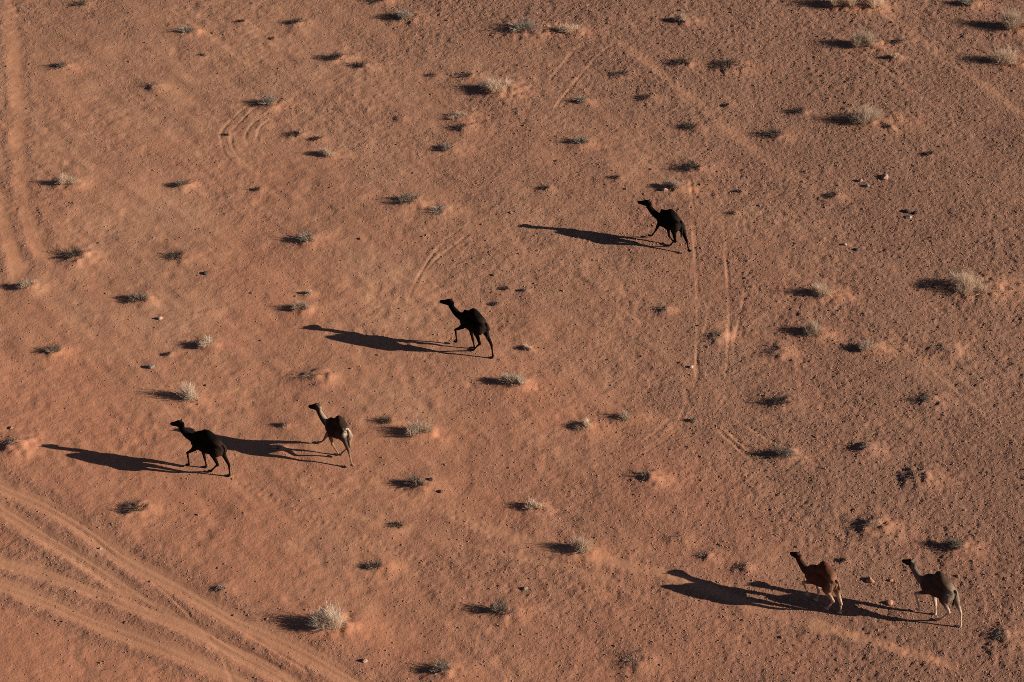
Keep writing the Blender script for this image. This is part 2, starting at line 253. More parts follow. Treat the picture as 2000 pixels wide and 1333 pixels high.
ROADS = [
    (0.85, 0.075, 0.035, [(-23.15, -8.24), (-20.99, -9.89), (-19.84, -10.6), (-18.59, -11.34), (-16.96, -12.76), (-15.35, -14.31), (-13.04, -16.12), (-10.79, -17.85), (-9.34, -18.83), (-7.91, -19.74), (-6.14, -21.21), (-4.59, -22.49)]),
    (0.85, 0.065, 0.03, [(-22.94, -9.56), (-20.79, -11.24), (-18.74, -13.01), (-16.74, -14.61), (-15.15, -16.12), (-13.61, -17.44), (-11.76, -18.74), (-10.65, -19.65), (-9.57, -20.52), (-8.49, -21.3), (-7.27, -22.25)]),
    (0.72, 0.06, 0.03, [(-22.26, -13.69), (-20.3, -14.52), (-18.43, -15.25), (-15.8, -16.5), (-13.58, -17.73), (-11.38, -19.06), (-9.21, -20.63), (-8.35, -21.3), (-6.88, -22.52)]),
    (0.85, 0.06, 0.03, [(-22.01, -15.22), (-20.1, -15.88), (-18.22, -16.83), (-16.34, -17.85), (-14.13, -19.06), (-11.96, -20.24), (-10.18, -21.3), (-8.41, -22.41)]),
    (0.13, 0.025, 0.015, [(-14.11, -15.52), (-13.11, -16.41), (-12.04, -17.15), (-10.44, -18.51), (-8.98, -19.74), (-7.75, -20.77)]),
    (0.13, 0.025, 0.015, [(-15.25, -16.12), (-13.54, -17.15), (-12.46, -18.02), (-11.19, -19.03), (-9.34, -20.16), (-7.7, -21.54)]),
    (0.11, 0.035, 0.03, [(-23.19, -7.97), (-21.02, -9.73), (-19.88, -10.34), (-18.62, -11.18), (-17.0, -12.51), (-15.37, -14.15), (-13.06, -15.88), (-10.8, -17.71), (-9.35, -18.6), (-7.91, -19.6), (-6.15, -20.99), (-4.59, -22.36)]),
    (0.11, 0.035, 0.03, [(-23.12, -8.41), (-20.95, -10.15), (-19.82, -10.76), (-18.56, -11.6), (-16.95, -12.92), (-15.32, -14.55), (-13.03, -16.27), (-10.77, -18.08), (-9.33, -18.97), (-7.89, -19.96), (-6.13, -21.35), (-4.58, -22.71)]),
    (0.11, 0.035, 0.03, [(-22.98, -9.27), (-20.82, -11.05), (-18.78, -12.73), (-16.76, -14.43), (-15.18, -15.85), (-13.62, -17.27), (-11.78, -18.49), (-10.66, -19.48), (-9.58, -20.27), (-8.5, -21.13), (-7.29, -22.01)]),
    (0.11, 0.035, 0.03, [(-22.92, -9.63), (-20.77, -11.4), (-18.73, -13.07), (-16.72, -14.76), (-15.14, -16.18), (-13.59, -17.59), (-11.76, -18.8), (-10.63, -19.79), (-9.56, -20.58), (-8.48, -21.43), (-7.27, -22.31)]),
    (0.11, 0.035, 0.03, [(-22.89, -9.82), (-20.74, -11.6), (-18.71, -13.26), (-16.7, -14.95), (-15.12, -16.36), (-13.57, -17.76), (-11.74, -18.97), (-10.62, -19.96), (-9.55, -20.74), (-8.47, -21.6), (-7.26, -22.47)]),
    (0.11, 0.035, 0.03, [(-22.31, -13.38), (-20.33, -14.31), (-18.48, -14.95), (-15.83, -16.3), (-13.61, -17.44), (-11.4, -18.86), (-9.23, -20.35), (-8.36, -21.1), (-6.89, -22.25)]),
    (0.11, 0.035, 0.03, [(-22.23, -13.88), (-20.26, -14.8), (-18.41, -15.43), (-15.77, -16.77), (-13.56, -17.91), (-11.36, -19.31), (-9.2, -20.8), (-8.34, -21.54), (-6.87, -22.68)]),
    (0.11, 0.035, 0.03, [(-22.05, -15.01), (-20.11, -15.76), (-18.25, -16.62), (-16.35, -17.73), (-14.15, -18.86), (-11.97, -20.13), (-10.2, -21.1), (-8.42, -22.31)]),
    (0.11, 0.035, 0.03, [(-21.98, -15.4), (-20.06, -16.15), (-18.19, -17.0), (-16.3, -18.11), (-14.11, -19.23), (-11.94, -20.49), (-10.17, -21.46), (-8.4, -22.66)]),
    (0.13, 0.015, 0.012, [(-14.54, -15.22), (-13.4, -16.56), (-12.26, -18.02), (-11.35, -19.37), (-10.63, -20.99), (-10.37, -21.82)]),
]
CAMELS = [
    dict(label='black camel farthest left, leading, its hind leg stretched back', coat='blackwarm', bulk=1.0, fill=0.12, t=31, o=(-12.39, -8.98), p={'withers': (0.614, 0, 1.92), 'hump': (0.046, 0, 2.227), 'rump': (-0.442, 0, 1.908), 'tailb': (-0.714, 0, 1.768), 'tailt': (-0.743, 0, 1.211), 'neckb': (0.997, 0.01, 1.513), 'neckm': (1.308, 0.044, 1.719), 'throat': (1.565, 0.072, 1.83), 'poll': (1.393, 0.068, 2.252), 'nose': (1.946, 0.08, 1.948), 'FL_foot': (1.032, 0.193, 0.07), 'FL_elb': (0.679, 0.17, 1.088), 'FL_knee': (1.054, 0.172, 0.719), 'FL_fet': (1.012, 0.189, 0.158), 'FR_foot': (0.362, -0.117, 0.02), 'FR_elb': (0.504, -0.17, 0.94), 'FR_knee': (0.421, -0.134, 0.493), 'FR_fet': (0.357, -0.121, 0.119), 'BL_foot': (0.011, 0.028, 0.06), 'BL_sti': (-0.253, 0.19, 1.283), 'BL_hock': (-0.409, 0.089, 0.659), 'BL_fet': (-0.039, 0.041, 0.172), 'BR_foot': (-0.784, -0.159, 0.02), 'BR_sti': (-0.481, -0.19, 1.194), 'BR_hock': (-0.804, -0.155, 0.638), 'BR_fet': (-0.8, -0.159, 0.109)}),
    dict(label='dark camel with pale rump, pale legs and white feet', coat='pied', bulk=0.95, fill=0.0, t=40, o=(-7.15, -7.94), p={'withers': (0.414, 0, 1.848), 'hump': (-0.089, 0, 2.184), 'rump': (-0.404, 0, 1.829), 'tailb': (-0.514, 0, 1.698), 'tailt': (-0.553, 0, 1.227), 'neckb': (0.735, 0.002, 1.464), 'neckm': (1.062, 0.011, 1.806), 'throat': (1.377, 0.018, 1.79), 'poll': (1.149, 0.017, 2.236), 'nose': (1.725, 0.02, 1.898), 'FL_foot': (0.057, -0.009, 0.02), 'FL_elb': (0.358, 0.17, 1.042), 'FL_knee': (0.328, 0.071, 0.483), 'FL_fet': (0.123, 0.007, 0.14), 'FR_foot': (1.185, -0.07, 0.05), 'FR_elb': (0.853, -0.17, 0.594), 'FR_knee': (0.989, -0.11, 0.293), 'FR_fet': (1.145, -0.078, 0.107), 'BL_foot': (-0.981, 0.241, 0.13), 'BL_sti': (-0.431, 0.19, 1.302), 'BL_hock': (-0.711, 0.196, 0.758), 'BL_fet': (-0.89, 0.232, 0.199), 'BR_foot': (-0.133, 0.071, 0.15), 'BR_sti': (-0.388, -0.19, 1.003), 'BR_hock': (-0.54, -0.039, 0.808), 'BR_fet': (-0.162, 0.049, 0.275)}),
    dict(label='black camel in the middle of the picture with one forefoot raised', coat='black', bulk=1.0, fill=0.0, t=38, o=(-1.6, -0.84), p={'withers': (0.506, 0, 2.087), 'hump': (0.056, 0, 2.384), 'rump': (-0.386, 0, 2.075), 'tailb': (-0.606, 0, 1.928), 'tailt': (-0.664, 0, 1.053), 'neckb': (0.888, 0.012, 1.657), 'neckm': (1.25, 0.055, 1.953), 'throat': (1.527, 0.09, 2.019), 'poll': (1.299, 0.085, 2.397), 'nose': (1.937, 0.1, 2.104), 'FL_foot': (1.079, -0.001, 0.09), 'FL_elb': (0.594, 0.17, 1.244), 'FL_knee': (1.045, 0.074, 0.831), 'FL_fet': (1.035, 0.014, 0.252), 'FR_foot': (0.246, -0.196, 0.02), 'FR_elb': (0.388, -0.17, 1.026), 'FR_knee': (0.28, -0.173, 0.529), 'FR_fet': (0.203, -0.191, 0.119), 'BL_foot': (0.16, -0.039, 0.04), 'BL_sti': (-0.21, 0.19, 1.345), 'BL_hock': (-0.288, 0.055, 0.683), 'BL_fet': (0.066, -0.021, 0.19), 'BR_foot': (-0.842, -0.16, 0.02), 'BR_sti': (-0.443, -0.19, 1.228), 'BR_hock': (-0.773, -0.155, 0.727), 'BR_fet': (-0.853, -0.159, 0.158)}),
    dict(label='uppermost black camel, galloping with a pale hind foot kicked up', coat='black', bulk=0.95, fill=0.0, t=36, o=(7.28, 7.35), p={'withers': (0.431, 0, 1.764), 'hump': (0.03, 0, 1.98), 'rump': (-0.335, 0, 1.713), 'tailb': (-0.531, 0, 1.599), 'tailt': (-0.578, 0, 0.694), 'neckb': (0.774, 0.038, 1.371), 'neckm': (1.108, 0.176, 1.756), 'throat': (1.367, 0.288, 1.852), 'poll': (1.116, 0.272, 2.219), 'nose': (1.681, 0.32, 2.007), 'FL_foot': (1.077, 0.017, 0.07), 'FL_elb': (0.526, 0.17, 1.109), 'FL_knee': (0.754, 0.083, 0.583), 'FL_fet': (0.966, 0.03, 0.188), 'FR_foot': (-0.241, -0.098, 0.2), 'FR_elb': (0.254, -0.17, 0.816), 'FR_knee': (0.164, -0.124, 0.385), 'FR_fet': (-0.091, -0.103, 0.178), 'BL_foot': (-0.003, 0.138, 0.02), 'BL_sti': (-0.29, 0.19, 1.025), 'BL_hock': (-0.335, 0.144, 0.483), 'BL_fet': (-0.105, 0.139, 0.127), 'BR_foot': (-1.156, 0.077, 0.16), 'BR_sti': (-0.529, -0.19, 0.909), 'BR_hock': (-0.855, -0.036, 0.551), 'BR_fet': (-1.035, 0.054, 0.204)}),
    dict(label='reddish brown camel walking just ahead of a grey necked one', coat='russet', bulk=1.0, fill=0.03, t=43, o=(12.0, -17.1), p={'withers': (0.526, 0, 1.823), 'hump': (-0.023, 0, 2.275), 'rump': (-0.467, 0, 1.983), 'tailb': (-0.626, 0, 1.755), 'tailt': (-0.779, 0, 1.285), 'neckb': (0.836, -0.017, 1.326), 'neckm': (1.244, -0.077, 1.576), 'throat': (1.55, -0.126, 1.553), 'poll': (1.371, -0.119, 1.873), 'nose': (1.785, -0.14, 1.685), 'FL_foot': (0.529, 0.132, 0.3), 'FL_elb': (0.398, 0.17, 1.127), 'FL_knee': (0.818, 0.141, 0.796), 'FL_fet': (0.583, 0.134, 0.449), 'FR_foot': (0.285, -0.108, 0.02), 'FR_elb': (0.31, -0.17, 0.742), 'FR_knee': (0.247, -0.129, 0.483), 'FR_fet': (0.261, -0.112, 0.105), 'BL_foot': (-0.396, 0.082, 0.12), 'BL_sti': (-0.306, 0.19, 1.145), 'BL_hock': (-0.638, 0.116, 0.727), 'BL_fet': (-0.467, 0.089, 0.332), 'BR_foot': (-0.843, -0.159, 0.02), 'BR_sti': (-0.542, -0.19, 1.039), 'BR_hock': (-0.834, -0.155, 0.524), 'BR_fet': (-0.842, -0.158, 0.129)}),
    dict(label='dark brown camel with grey neck and pale legs, rearmost at the right', coat='brown', bulk=1.05, fill=0.02, t=41, o=(16.42, -17.79), p={'withers': (0.557, 0, 1.969), 'hump': (0.05, 0, 2.364), 'rump': (-0.423, 0, 2.011), 'tailb': (-0.657, 0, 1.858), 'tailt': (-0.637, 0, 1.007), 'neckb': (0.854, 0.001, 1.485), 'neckm': (1.239, 0.006, 1.817), 'throat': (1.569, 0.009, 1.904), 'poll': (1.371, 0.009, 2.247), 'nose': (1.833, 0.01, 2.044), 'FL_foot': (0.714, 0.168, 0.1), 'FL_elb': (0.492, 0.17, 1.185), 'FL_knee': (0.951, 0.159, 0.828), 'FL_fet': (0.74, 0.166, 0.331), 'FR_foot': (0.131, -0.123, 0.02), 'FR_elb': (0.312, -0.17, 0.832), 'FR_knee': (0.182, -0.137, 0.476), 'FR_fet': (0.129, -0.126, 0.134), 'BL_foot': (-0.15, 0.087, 0.06), 'BL_sti': (-0.268, 0.19, 1.256), 'BL_hock': (-0.579, 0.119, 0.751), 'BL_fet': (-0.286, 0.094, 0.233), 'BR_foot': (-0.98, -0.16, 0.02), 'BR_sti': (-0.641, -0.19, 1.18), 'BR_hock': (-0.935, -0.155, 0.719), 'BR_fet': (-1.002, -0.159, 0.129)}),
]

# ------------------------------------------------------------------ helpers
rnd = random.Random(7)
nr = np.random.default_rng(11)

def tag(o, label=None, cat=None, group=None, kind=None):
    if label: o['label'] = label
    if cat: o['category'] = cat
    if group: o['group'] = group
    if kind: o['kind'] = kind
    return o

def link(name, mesh, parent=None, mats=()):
    o = bpy.data.objects.new(name, mesh); COL.objects.link(o)
    for m in mats: mesh.materials.append(m)
    if parent is not None: o.parent = parent
    return o

def mesh_np(name, V, F, smooth=True):
    """V (n,3) float array, F (m,k) int array of equal-sided faces."""
    V = np.asarray(V, np.float32); F = np.asarray(F, np.int32)
    me = bpy.data.meshes.new(name)
    m, k = F.shape
    me.vertices.add(len(V)); me.vertices.foreach_set('co', V.ravel())
    me.loops.add(m*k); me.loops.foreach_set('vertex_index', F.ravel())
    me.polygons.add(m); me.polygons.foreach_set('loop_start', np.arange(0, m*k, k, dtype=np.int32))
    me.polygons.foreach_set('loop_total', np.full(m, k, np.int32))
    me.polygons.foreach_set('use_smooth', np.full(m, smooth, bool))
    me.update(calc_edges=True); me.validate()
    return me

_lat = {}
def vnoise(X, Y, lam, seed):
    """smooth value noise, about -1..1, wavelength lam metres"""
    if seed not in _lat: _lat[seed] = np.random.default_rng(seed).uniform(-1, 1, (512, 512)).astype(np.float32)
    T = _lat[seed]
    u = X/lam + 100.37*seed % 71; v = Y/lam + 57.11*seed % 53
    i = np.floor(u).astype(np.int64); j = np.floor(v).astype(np.int64)
    fu = (u-i).astype(np.float32); fv = (v-j).astype(np.float32)
    fu = fu*fu*fu*(fu*(fu*6-15)+10); fv = fv*fv*fv*(fv*(fv*6-15)+10)
    i0 = i & 511; i1 = (i+1) & 511; j0 = j & 511; j1 = (j+1) & 511
    return (T[i0, j0]*(1-fu)*(1-fv) + T[i1, j0]*fu*(1-fv) + T[i0, j1]*(1-fu)*fv + T[i1, j1]*fu*fv)

def rot_noise(X, Y, lam, seed, ang=0.6, stretch=1.0):
    c, s = math.cos(ang), math.sin(ang)
    return vnoise((X*c+Y*s)/stretch, -X*s+Y*c, lam, seed)

def sstep(a, b, x):
    t = np.clip((x-a)/(b-a), 0, 1); return t*t*(3-2*t)

def catmull(P, n=6):
    P = [np.asarray(p, float) for p in P]
    if len(P) < 3: return [P[0]+(P[-1]-P[0])*t for t in np.linspace(0, 1, n+1)]
    Q = [2*P[0]-P[1]]+P+[2*P[-1]-P[-2]]; out = []
    for i in range(1, len(Q)-2):
        for k in range(n):
            t = k/n
            out.append(.5*((2*Q[i])+(-Q[i-1]+Q[i+1])*t+(2*Q[i-1]-5*Q[i]+4*Q[i+1]-Q[i+2])*t*t+(-Q[i-1]+3*Q[i]-3*Q[i+1]+Q[i+2])*t**3))
    out.append(P[-1]); return out

# ------------------------------------------------------------------ materials
def new_mat(name):
    m = bpy.data.materials.new(name); m.use_nodes = True
    nt = m.node_tree; b = nt.nodes['Principled BSDF']
    b.inputs['Specular IOR Level'].default_value = 0.15
    return m, nt, b

def N(nt, t, **kw):
    n = nt.nodes.new(t)
    for k, v in kw.items(): setattr(n, k, v)
    return n

def mixc(nt, fac, a, b, mode='MIX'):
    n = N(nt, 'ShaderNodeMix', data_type='RGBA', blend_type=mode)
    for sock, v in ((n.inputs[0], fac), (n.inputs[6], a), (n.inputs[7], b)):
        if hasattr(v, 'is_linked'): nt.links.new(v, sock)
        elif isinstance(v, (int, float)): sock.default_value = v
        else: sock.default_value = (*v, 1)
    return n.outputs[2]

def math_(nt, op, a, b=0.0, c=0.0, clamp=False):
    n = N(nt, 'ShaderNodeMath', operation=op, use_clamp=clamp)
    for s, v in zip(n.inputs, (a, b, c)):
        if hasattr(v, 'is_linked'): nt.links.new(v, s)
        else: s.default_value = v
    return n.outputs[0]

def noise_(nt, vec, scale, detail=3, rough=.55):
    n = N(nt, 'ShaderNodeTexNoise'); n.inputs['Scale'].default_value = scale
    n.inputs['Detail'].default_value = detail; n.inputs['Roughness'].default_value = rough
    nt.links.new(vec, n.inputs['Vector']); return n.outputs[0]

def ramp(nt, fac, stops):
    n = N(nt, 'ShaderNodeValToRGB'); e = n.color_ramp.elements
    while len(e) < len(stops): e.new(.5)
    for el, (p, c) in zip(e, stops): el.position = p; el.color = (*c, 1) if len(c) == 3 else c
    nt.links.new(fac, n.inputs[0]); return n.outputs[0]

def ground_material():
    m, nt, b = new_mat('red_desert_sand')
    tc = N(nt, 'ShaderNodeNewGeometry').outputs['Position']
    def att(n): return N(nt, 'ShaderNodeAttribute', attribute_name=n).outputs['Fac']
    track, drift, gravel_vignette, red = att('track'), att('drift'), att('gravel_vignette'), att('red')
    big = noise_(nt, tc, .16, 4); mid = noise_(nt, tc, 1.3, 4); fine = noise_(nt, tc, 9, 4, .65); grain = noise_(nt, tc, 34, 3, .7)
    c = ramp(nt, big, [(.30, SAND_A), (.52, SAND_B), (.72, SAND_C)])
    c2 = ramp(nt, mid, [(.28, SAND_D), (.5, SAND_B), (.74, SAND_E)])
    c = mixc(nt, .5, c, c2)
    c = mixc(nt, math_(nt, 'MULTIPLY', red, .62), c, SAND_RED)
    # desert varnish pebbles pressed into the crust: darker, browner where stones gather and where the vignette is painted
    sp = ramp(nt, fine, [(.30, (1, 1, 1)), (.48, (0, 0, 0))])
    c = mixc(nt, math_(nt, 'MULTIPLY', sp, math_(nt, 'MULTIPLY_ADD', gravel_vignette, .65, .12)), c, SAND_DARK)
    c = mixc(nt, math_(nt, 'MULTIPLY', gravel_vignette, .70), c, SAND_GRAVEL_VIGNETTE)
    c = mixc(nt, math_(nt, 'MULTIPLY', track, .62), c, SAND_TRACK)
    c = mixc(nt, math_(nt, 'MULTIPLY', drift, .42), c, SAND_DRIFT)
    g = ramp(nt, grain, [(.3, (.80, .80, .80)), (.7, (1.18, 1.18, 1.18))])
    c = mixc(nt, 1.0, c, g, 'MULTIPLY')
    nt.links.new(c, b.inputs['Base Color'])
    b.inputs['Roughness'].default_value = .95
    rough_amt = math_(nt, 'MULTIPLY_ADD', track, -.6, 1.0)
    h1 = math_(nt, 'ADD', math_(nt, 'MULTIPLY', fine, .034), math_(nt, 'MULTIPLY', grain, .011))
    h1 = math_(nt, 'MULTIPLY', h1, math_(nt, 'MULTIPLY', rough_amt, math_(nt, 'MULTIPLY_ADD', gravel_vignette, .6, .7)))
    bump = N(nt, 'ShaderNodeBump'); bump.inputs['Strength'].default_value = 1.0; bump.inputs['Distance'].default_value = 1.0
    nt.links.new(h1, bump.inputs['Height']); nt.links.new(bump.outputs[0], b.inputs['Normal'])
    return m

def plain(name, col, var=.35, scale=6, rough=.9, bump=0.0):
    m, nt, b = new_mat(name)
    tc = N(nt, 'ShaderNodeTexCoord').outputs['Object']
    n = noise_(nt, tc, scale, 4, .6)
    lo = tuple(x*(1-var) for x in col); hi = tuple(min(1, x*(1+var)) for x in col)
    c = ramp(nt, n, [(.28, lo), (.72, hi)])
    nt.links.new(c, b.inputs['Base Color']); b.inputs['Roughness'].default_value = rough
    if bump:
        bp = N(nt, 'ShaderNodeBump'); bp.inputs['Distance'].default_value = bump
        nt.links.new(noise_(nt, tc, scale*3, 3), bp.inputs['Height']); nt.links.new(bp.outputs[0], b.inputs['Normal'])
    return m

def plant_mat(name, col, thin=False):
    """base colour with a small difference from plant to plant and along the stems"""
    m, nt, b = new_mat(name)
    oi = N(nt, 'ShaderNodeObjectInfo').outputs['Random']
    tc = N(nt, 'ShaderNodeNewGeometry').outputs['Position']
    n = noise_(nt, tc, 14, 2)
    f = math_(nt, 'ADD', math_(nt, 'MULTIPLY', oi, .5), math_(nt, 'MULTIPLY', n, .6))
    lo = tuple(x*.62 for x in col); hi = tuple(min(1, x*1.25) for x in col)
    c = ramp(nt, f, [(.15, lo), (.85, hi)])
    nt.links.new(c, b.inputs['Base Color']); b.inputs['Roughness'].default_value = .85
    if thin:
        tr = N(nt, 'ShaderNodeBsdfTranslucent'); nt.links.new(c, tr.inputs[0])
        mx = N(nt, 'ShaderNodeMixShader'); mx.inputs[0].default_value = .32
        nt.links.new(b.outputs[0], mx.inputs[1]); nt.links.new(tr.outputs[0], mx.inputs[2])
        nt.links.new(mx.outputs[0], nt.nodes['Material Output'].inputs[0])
    return m

def coat_mat():
    m, nt, b = new_mat('camel_coat')
    a = N(nt, 'ShaderNodeAttribute', attribute_name='coat').outputs['Color']
    tc = N(nt, 'ShaderNodeTexCoord').outputs['Object']
    mp = N(nt, 'ShaderNodeMapping'); mp.inputs['Scale'].default_value = (1, 1, .35); nt.links.new(tc, mp.inputs[0])
    n = noise_(nt, mp.outputs[0], 22, 4, .65); n2 = noise_(nt, tc, 5, 3)
    g = ramp(nt, n, [(.25, (.62, .62, .62)), (.75, (1.35, 1.35, 1.35))])
    g2 = ramp(nt, n2, [(.3, (.8, .8, .8)), (.7, (1.2, 1.2, 1.2))])
    c = mixc(nt, 1.0, mixc(nt, 1.0, a, g, 'MULTIPLY'), g2, 'MULTIPLY')
    nt.links.new(c, b.inputs['Base Color']); b.inputs['Roughness'].default_value = .8; b.inputs['Specular IOR Level'].default_value = .03
    b.inputs['Sheen Weight'].default_value = .03; b.inputs['Sheen Roughness'].default_value = .45; b.inputs['Sheen Tint'].default_value = (.75, .5, .34, 1)
    bp = N(nt, 'ShaderNodeBump'); bp.inputs['Distance'].default_value = .02; bp.inputs['Strength'].default_value = .8
    nt.links.new(n, bp.inputs['Height']); nt.links.new(bp.outputs[0], b.inputs['Normal'])
    return m

M_GROUND = ground_material()
M_STRAW = plant_mat('straw_blades', (.63, .47, .335), True)
M_CREAM = plant_mat('cream_blades', (.72, .585, .44), True)
M_GREY = plant_mat('grey_green_twigs', (.31, .24, .185), True)
M_DARK = plant_mat('dark_dead_twigs', (.105, .080, .062))
M_BLEACH = plant_mat('bleached_wood', (.40, .35, .28))
M_STONE = {'pale': plain('pale_stone', (.40, .28, .21), bump=.01), 'pink': plain('pink_stone', (.42, .24, .18), bump=.01),
           'orange': plain('rust_stone', (.36, .17, .10), bump=.01), 'dark': plain('dark_stone', (.09, .06, .05), bump=.01),
           'grey': plain('grey_stone', (.26, .21, .18), bump=.01)}
M_COAT = coat_mat()
M_EYE = plain('dark_eye', (.01, .008, .006), rough=.15)
M_PEB = plant_mat('varnished_pebbles', (.34, .18, .115))

# ------------------------------------------------------------------ ground: one sheet reaching the horizon
def axis(lo, hi, step, far):
    c = list(np.arange(lo, hi+step*.5, step)); s = step; r = c[-1]; R = []
    while r < far: s *= 1.22; r += s; R.append(r)
    s = step; r = c[0]; Lf = []
    while r > -far: s *= 1.22; r -= s; Lf.append(r)
    return np.array(Lf[::-1]+c+R, np.float64)

xs = axis(-27.2, 27.2, .072, 5000); ys = axis(-23.6, 31, .077, 5000)
nx, ny = len(xs), len(ys)
GX, GY = np.meshgrid(xs, ys)              # [ny, nx]
near = (1-sstep(30, 60, np.abs(GX)))*(1-sstep(33, 65, np.abs(GY-3)))

def seg_dist(P, pad):
    """distance of grid points to a polyline and the arc length along it, near the line only"""
    D = np.full(GX.shape, 9.0, np.float32); A = np.zeros(GX.shape, np.float32); acc = 0
    for p, q in zip(P[:-1], P[1:]):
        ix0, ix1 = np.searchsorted(xs, (min(p[0], q[0])-pad, max(p[0], q[0])+pad))
        iy0, iy1 = np.searchsorted(ys, (min(p[1], q[1])-pad, max(p[1], q[1])+pad))
        ln = math.hypot(q[0]-p[0], q[1]-p[1])
        if ix1 > ix0 and iy1 > iy0 and ln > 1e-6:
            X = GX[iy0:iy1, ix0:ix1]; Y = GY[iy0:iy1, ix0:ix1]
            d = np.array([q[0]-p[0], q[1]-p[1]])
            t = np.clip(((X-p[0])*d[0]+(Y-p[1])*d[1])/(ln*ln), 0, 1)
            dd = np.hypot(X-p[0]-t*d[0], Y-p[1]-t*d[1])
            s = D[iy0:iy1, ix0:ix1]; a = A[iy0:iy1, ix0:ix1]
            k = dd < s; s[k] = dd[k]; a[k] = (acc+t*ln)[k]
        acc += ln
    return D, A, acc

H = .07*vnoise(GX, GY, 11, 1)+.035*vnoise(GX, GY, 4.3, 2)
# stony crust thickens to the right, thins lower left; gradient also paints lens vignetting
dens = (.40+.027*GX+.008*GY+.009*np.clip(GY, 0, 40)-.0016*np.clip(GX-4, 0, 99)*np.clip(GY, -99, 0)+.34*rot_noise(GX, GY, 5.5, 3, -.9, 4.0)+.20*rot_noise(GX, GY, 1.7, 30, -.9, 5.0)+.15*vnoise(GX, GY, 2.6, 4)+.12*vnoise(GX, GY, .8, 31))
gravel_vignette = np.clip(dens, 0, 1)
red = np.clip(.36-.010*GX-.026*GY+.35*vnoise(GX, GY, 6, 32)+.25*rot_noise(GX, GY, 1.6, 33, -.7, 2.5), 0, 1).astype(np.float32)
track = np.zeros(GX.shape, np.float32); drift = np.zeros(GX.shape, np.float32); road = np.zeros(GX.shape, np.float32)
cut = np.zeros(GX.shape, np.float32)
for (w, dep, rid, mk, P) in TRACKS:
    P = [p[:2] for p in catmull(P, 5)]
    D, A, L = seg_dist(P, w*1.4+.3)
    hw = w/2; end = sstep(0, 1.2, A)*sstep(0, 1.2, L-A)
    wob = 1+.35*vnoise(GX, GY, .9, 5)
    dep *= .62; rid *= .6
    if w > .6: mk = min(1, mk*1.35)
    tr_drift = .8 if w > .6 and P[0][0] < -15 else 0
    if w > .45: brk = sstep(-.35, .35, vnoise(GX, GY, 2.2, 6)+.3*vnoise(GX, GY, .7, 7)); f = (1-sstep(hw*.3, hw*1.3, D*wob))*end*(.55+.45*brk)
    else: f = (1-sstep(hw*.55, hw*1.1, D*wob))*end*(.35+.65*sstep(-.55, .25, vnoise(GX, GY, 1.5, 6)+.5*vnoise(GX, GY, .35, 34)))
    r = np.exp(-((D-hw*1.25)/(hw*.45))**2)*end*(D < 5)*sstep(-.4, .3, vnoise(GX, GY, .8, 35))
    cut += -dep*f+rid*r*(.6+.5*vnoise(GX, GY, .5, 8))
    track = np.maximum(track, (.6 if P[0][0] > 4 and w > .25 else .85)*mk*f); drift = np.maximum(drift, tr_drift*f)
    if tr_drift: gravel_vignette = np.maximum(gravel_vignette, .55*np.exp(-((D*wob-hw*1.7)/(hw*.5))**2)*(D < 5)*end)
for (w, dep, rid, P) in ROADS:
    P = [p[:2] for p in catmull(P, 5)]
    D, A, L = seg_dist(P, w*1.4+.4)
    hw = w/2; wob = 1+.18*vnoise(GX, GY, 1.4, 15)+.10*vnoise(GX, GY, .4, 16)
    Dw = D*wob
    f = 1-sstep(hw*.35, hw*1.55, Dw)
    r = np.exp(-((Dw-hw*1.3)/(hw*.32))**2)*(D < 5)
    tread = .004*np.sin(D/.16*2*math.pi)*f*(w > .3)+(.010*vnoise(A*.25, D*9, 1.0, 17)+.006*vnoise(A*.3, D*19, 1.0, 19))*f
    gravel_vignette = np.maximum(gravel_vignette, .6*np.exp(-((Dw-hw*1.75)/(hw*.7))**2)*(D < 5))
    if P[0][1] < -15.5: drift = np.maximum(drift, .6*f)
    cut += -.44*dep*f+.30*rid*r*(.5+.9*vnoise(GX, GY, .5, 18))+tread
    track = np.maximum(track, f*(.75+.35*vnoise(A*.3, D*8, 1.0, 36))); road = np.maximum(road, f)

smooth = 1-.8*road-.55*np.clip(track-road, 0, 1)
rough = .55+.75*gravel_vignette
clod = .6+.8*sstep(-.5, .5, vnoise(GX, GY, 3.1, 28))          # patches of rougher crust
H += near*smooth*(.024*vnoise(GX, GY, 1.7, 20)+.014*vnoise(GX, GY, .75, 21)+.011*clod*vnoise(GX, GY, .36, 22)
     +.012*rough*clod*vnoise(GX, GY, .19, 23)+(.007+.016*gravel_vignette)*nr.uniform(-1, 1, GX.shape)*near)
# old wind-blown diagonal streaks and trampled dents, stronger at the lower left
H += near*smooth*(.018*rot_noise(GX, GY, .8, 24, -.8, 3.5)+.012*rot_noise(GX, GY, .35, 37, -.9, 5))*(1.1-.7*gravel_vignette)
dent = vnoise(GX, GY, .55, 25); H -= near*smooth*.016*sstep(.45, .9, dent)*(.4+.8*sstep(-.1, .5, vnoise(GX, GY, 5, 26)))
H += cut*near
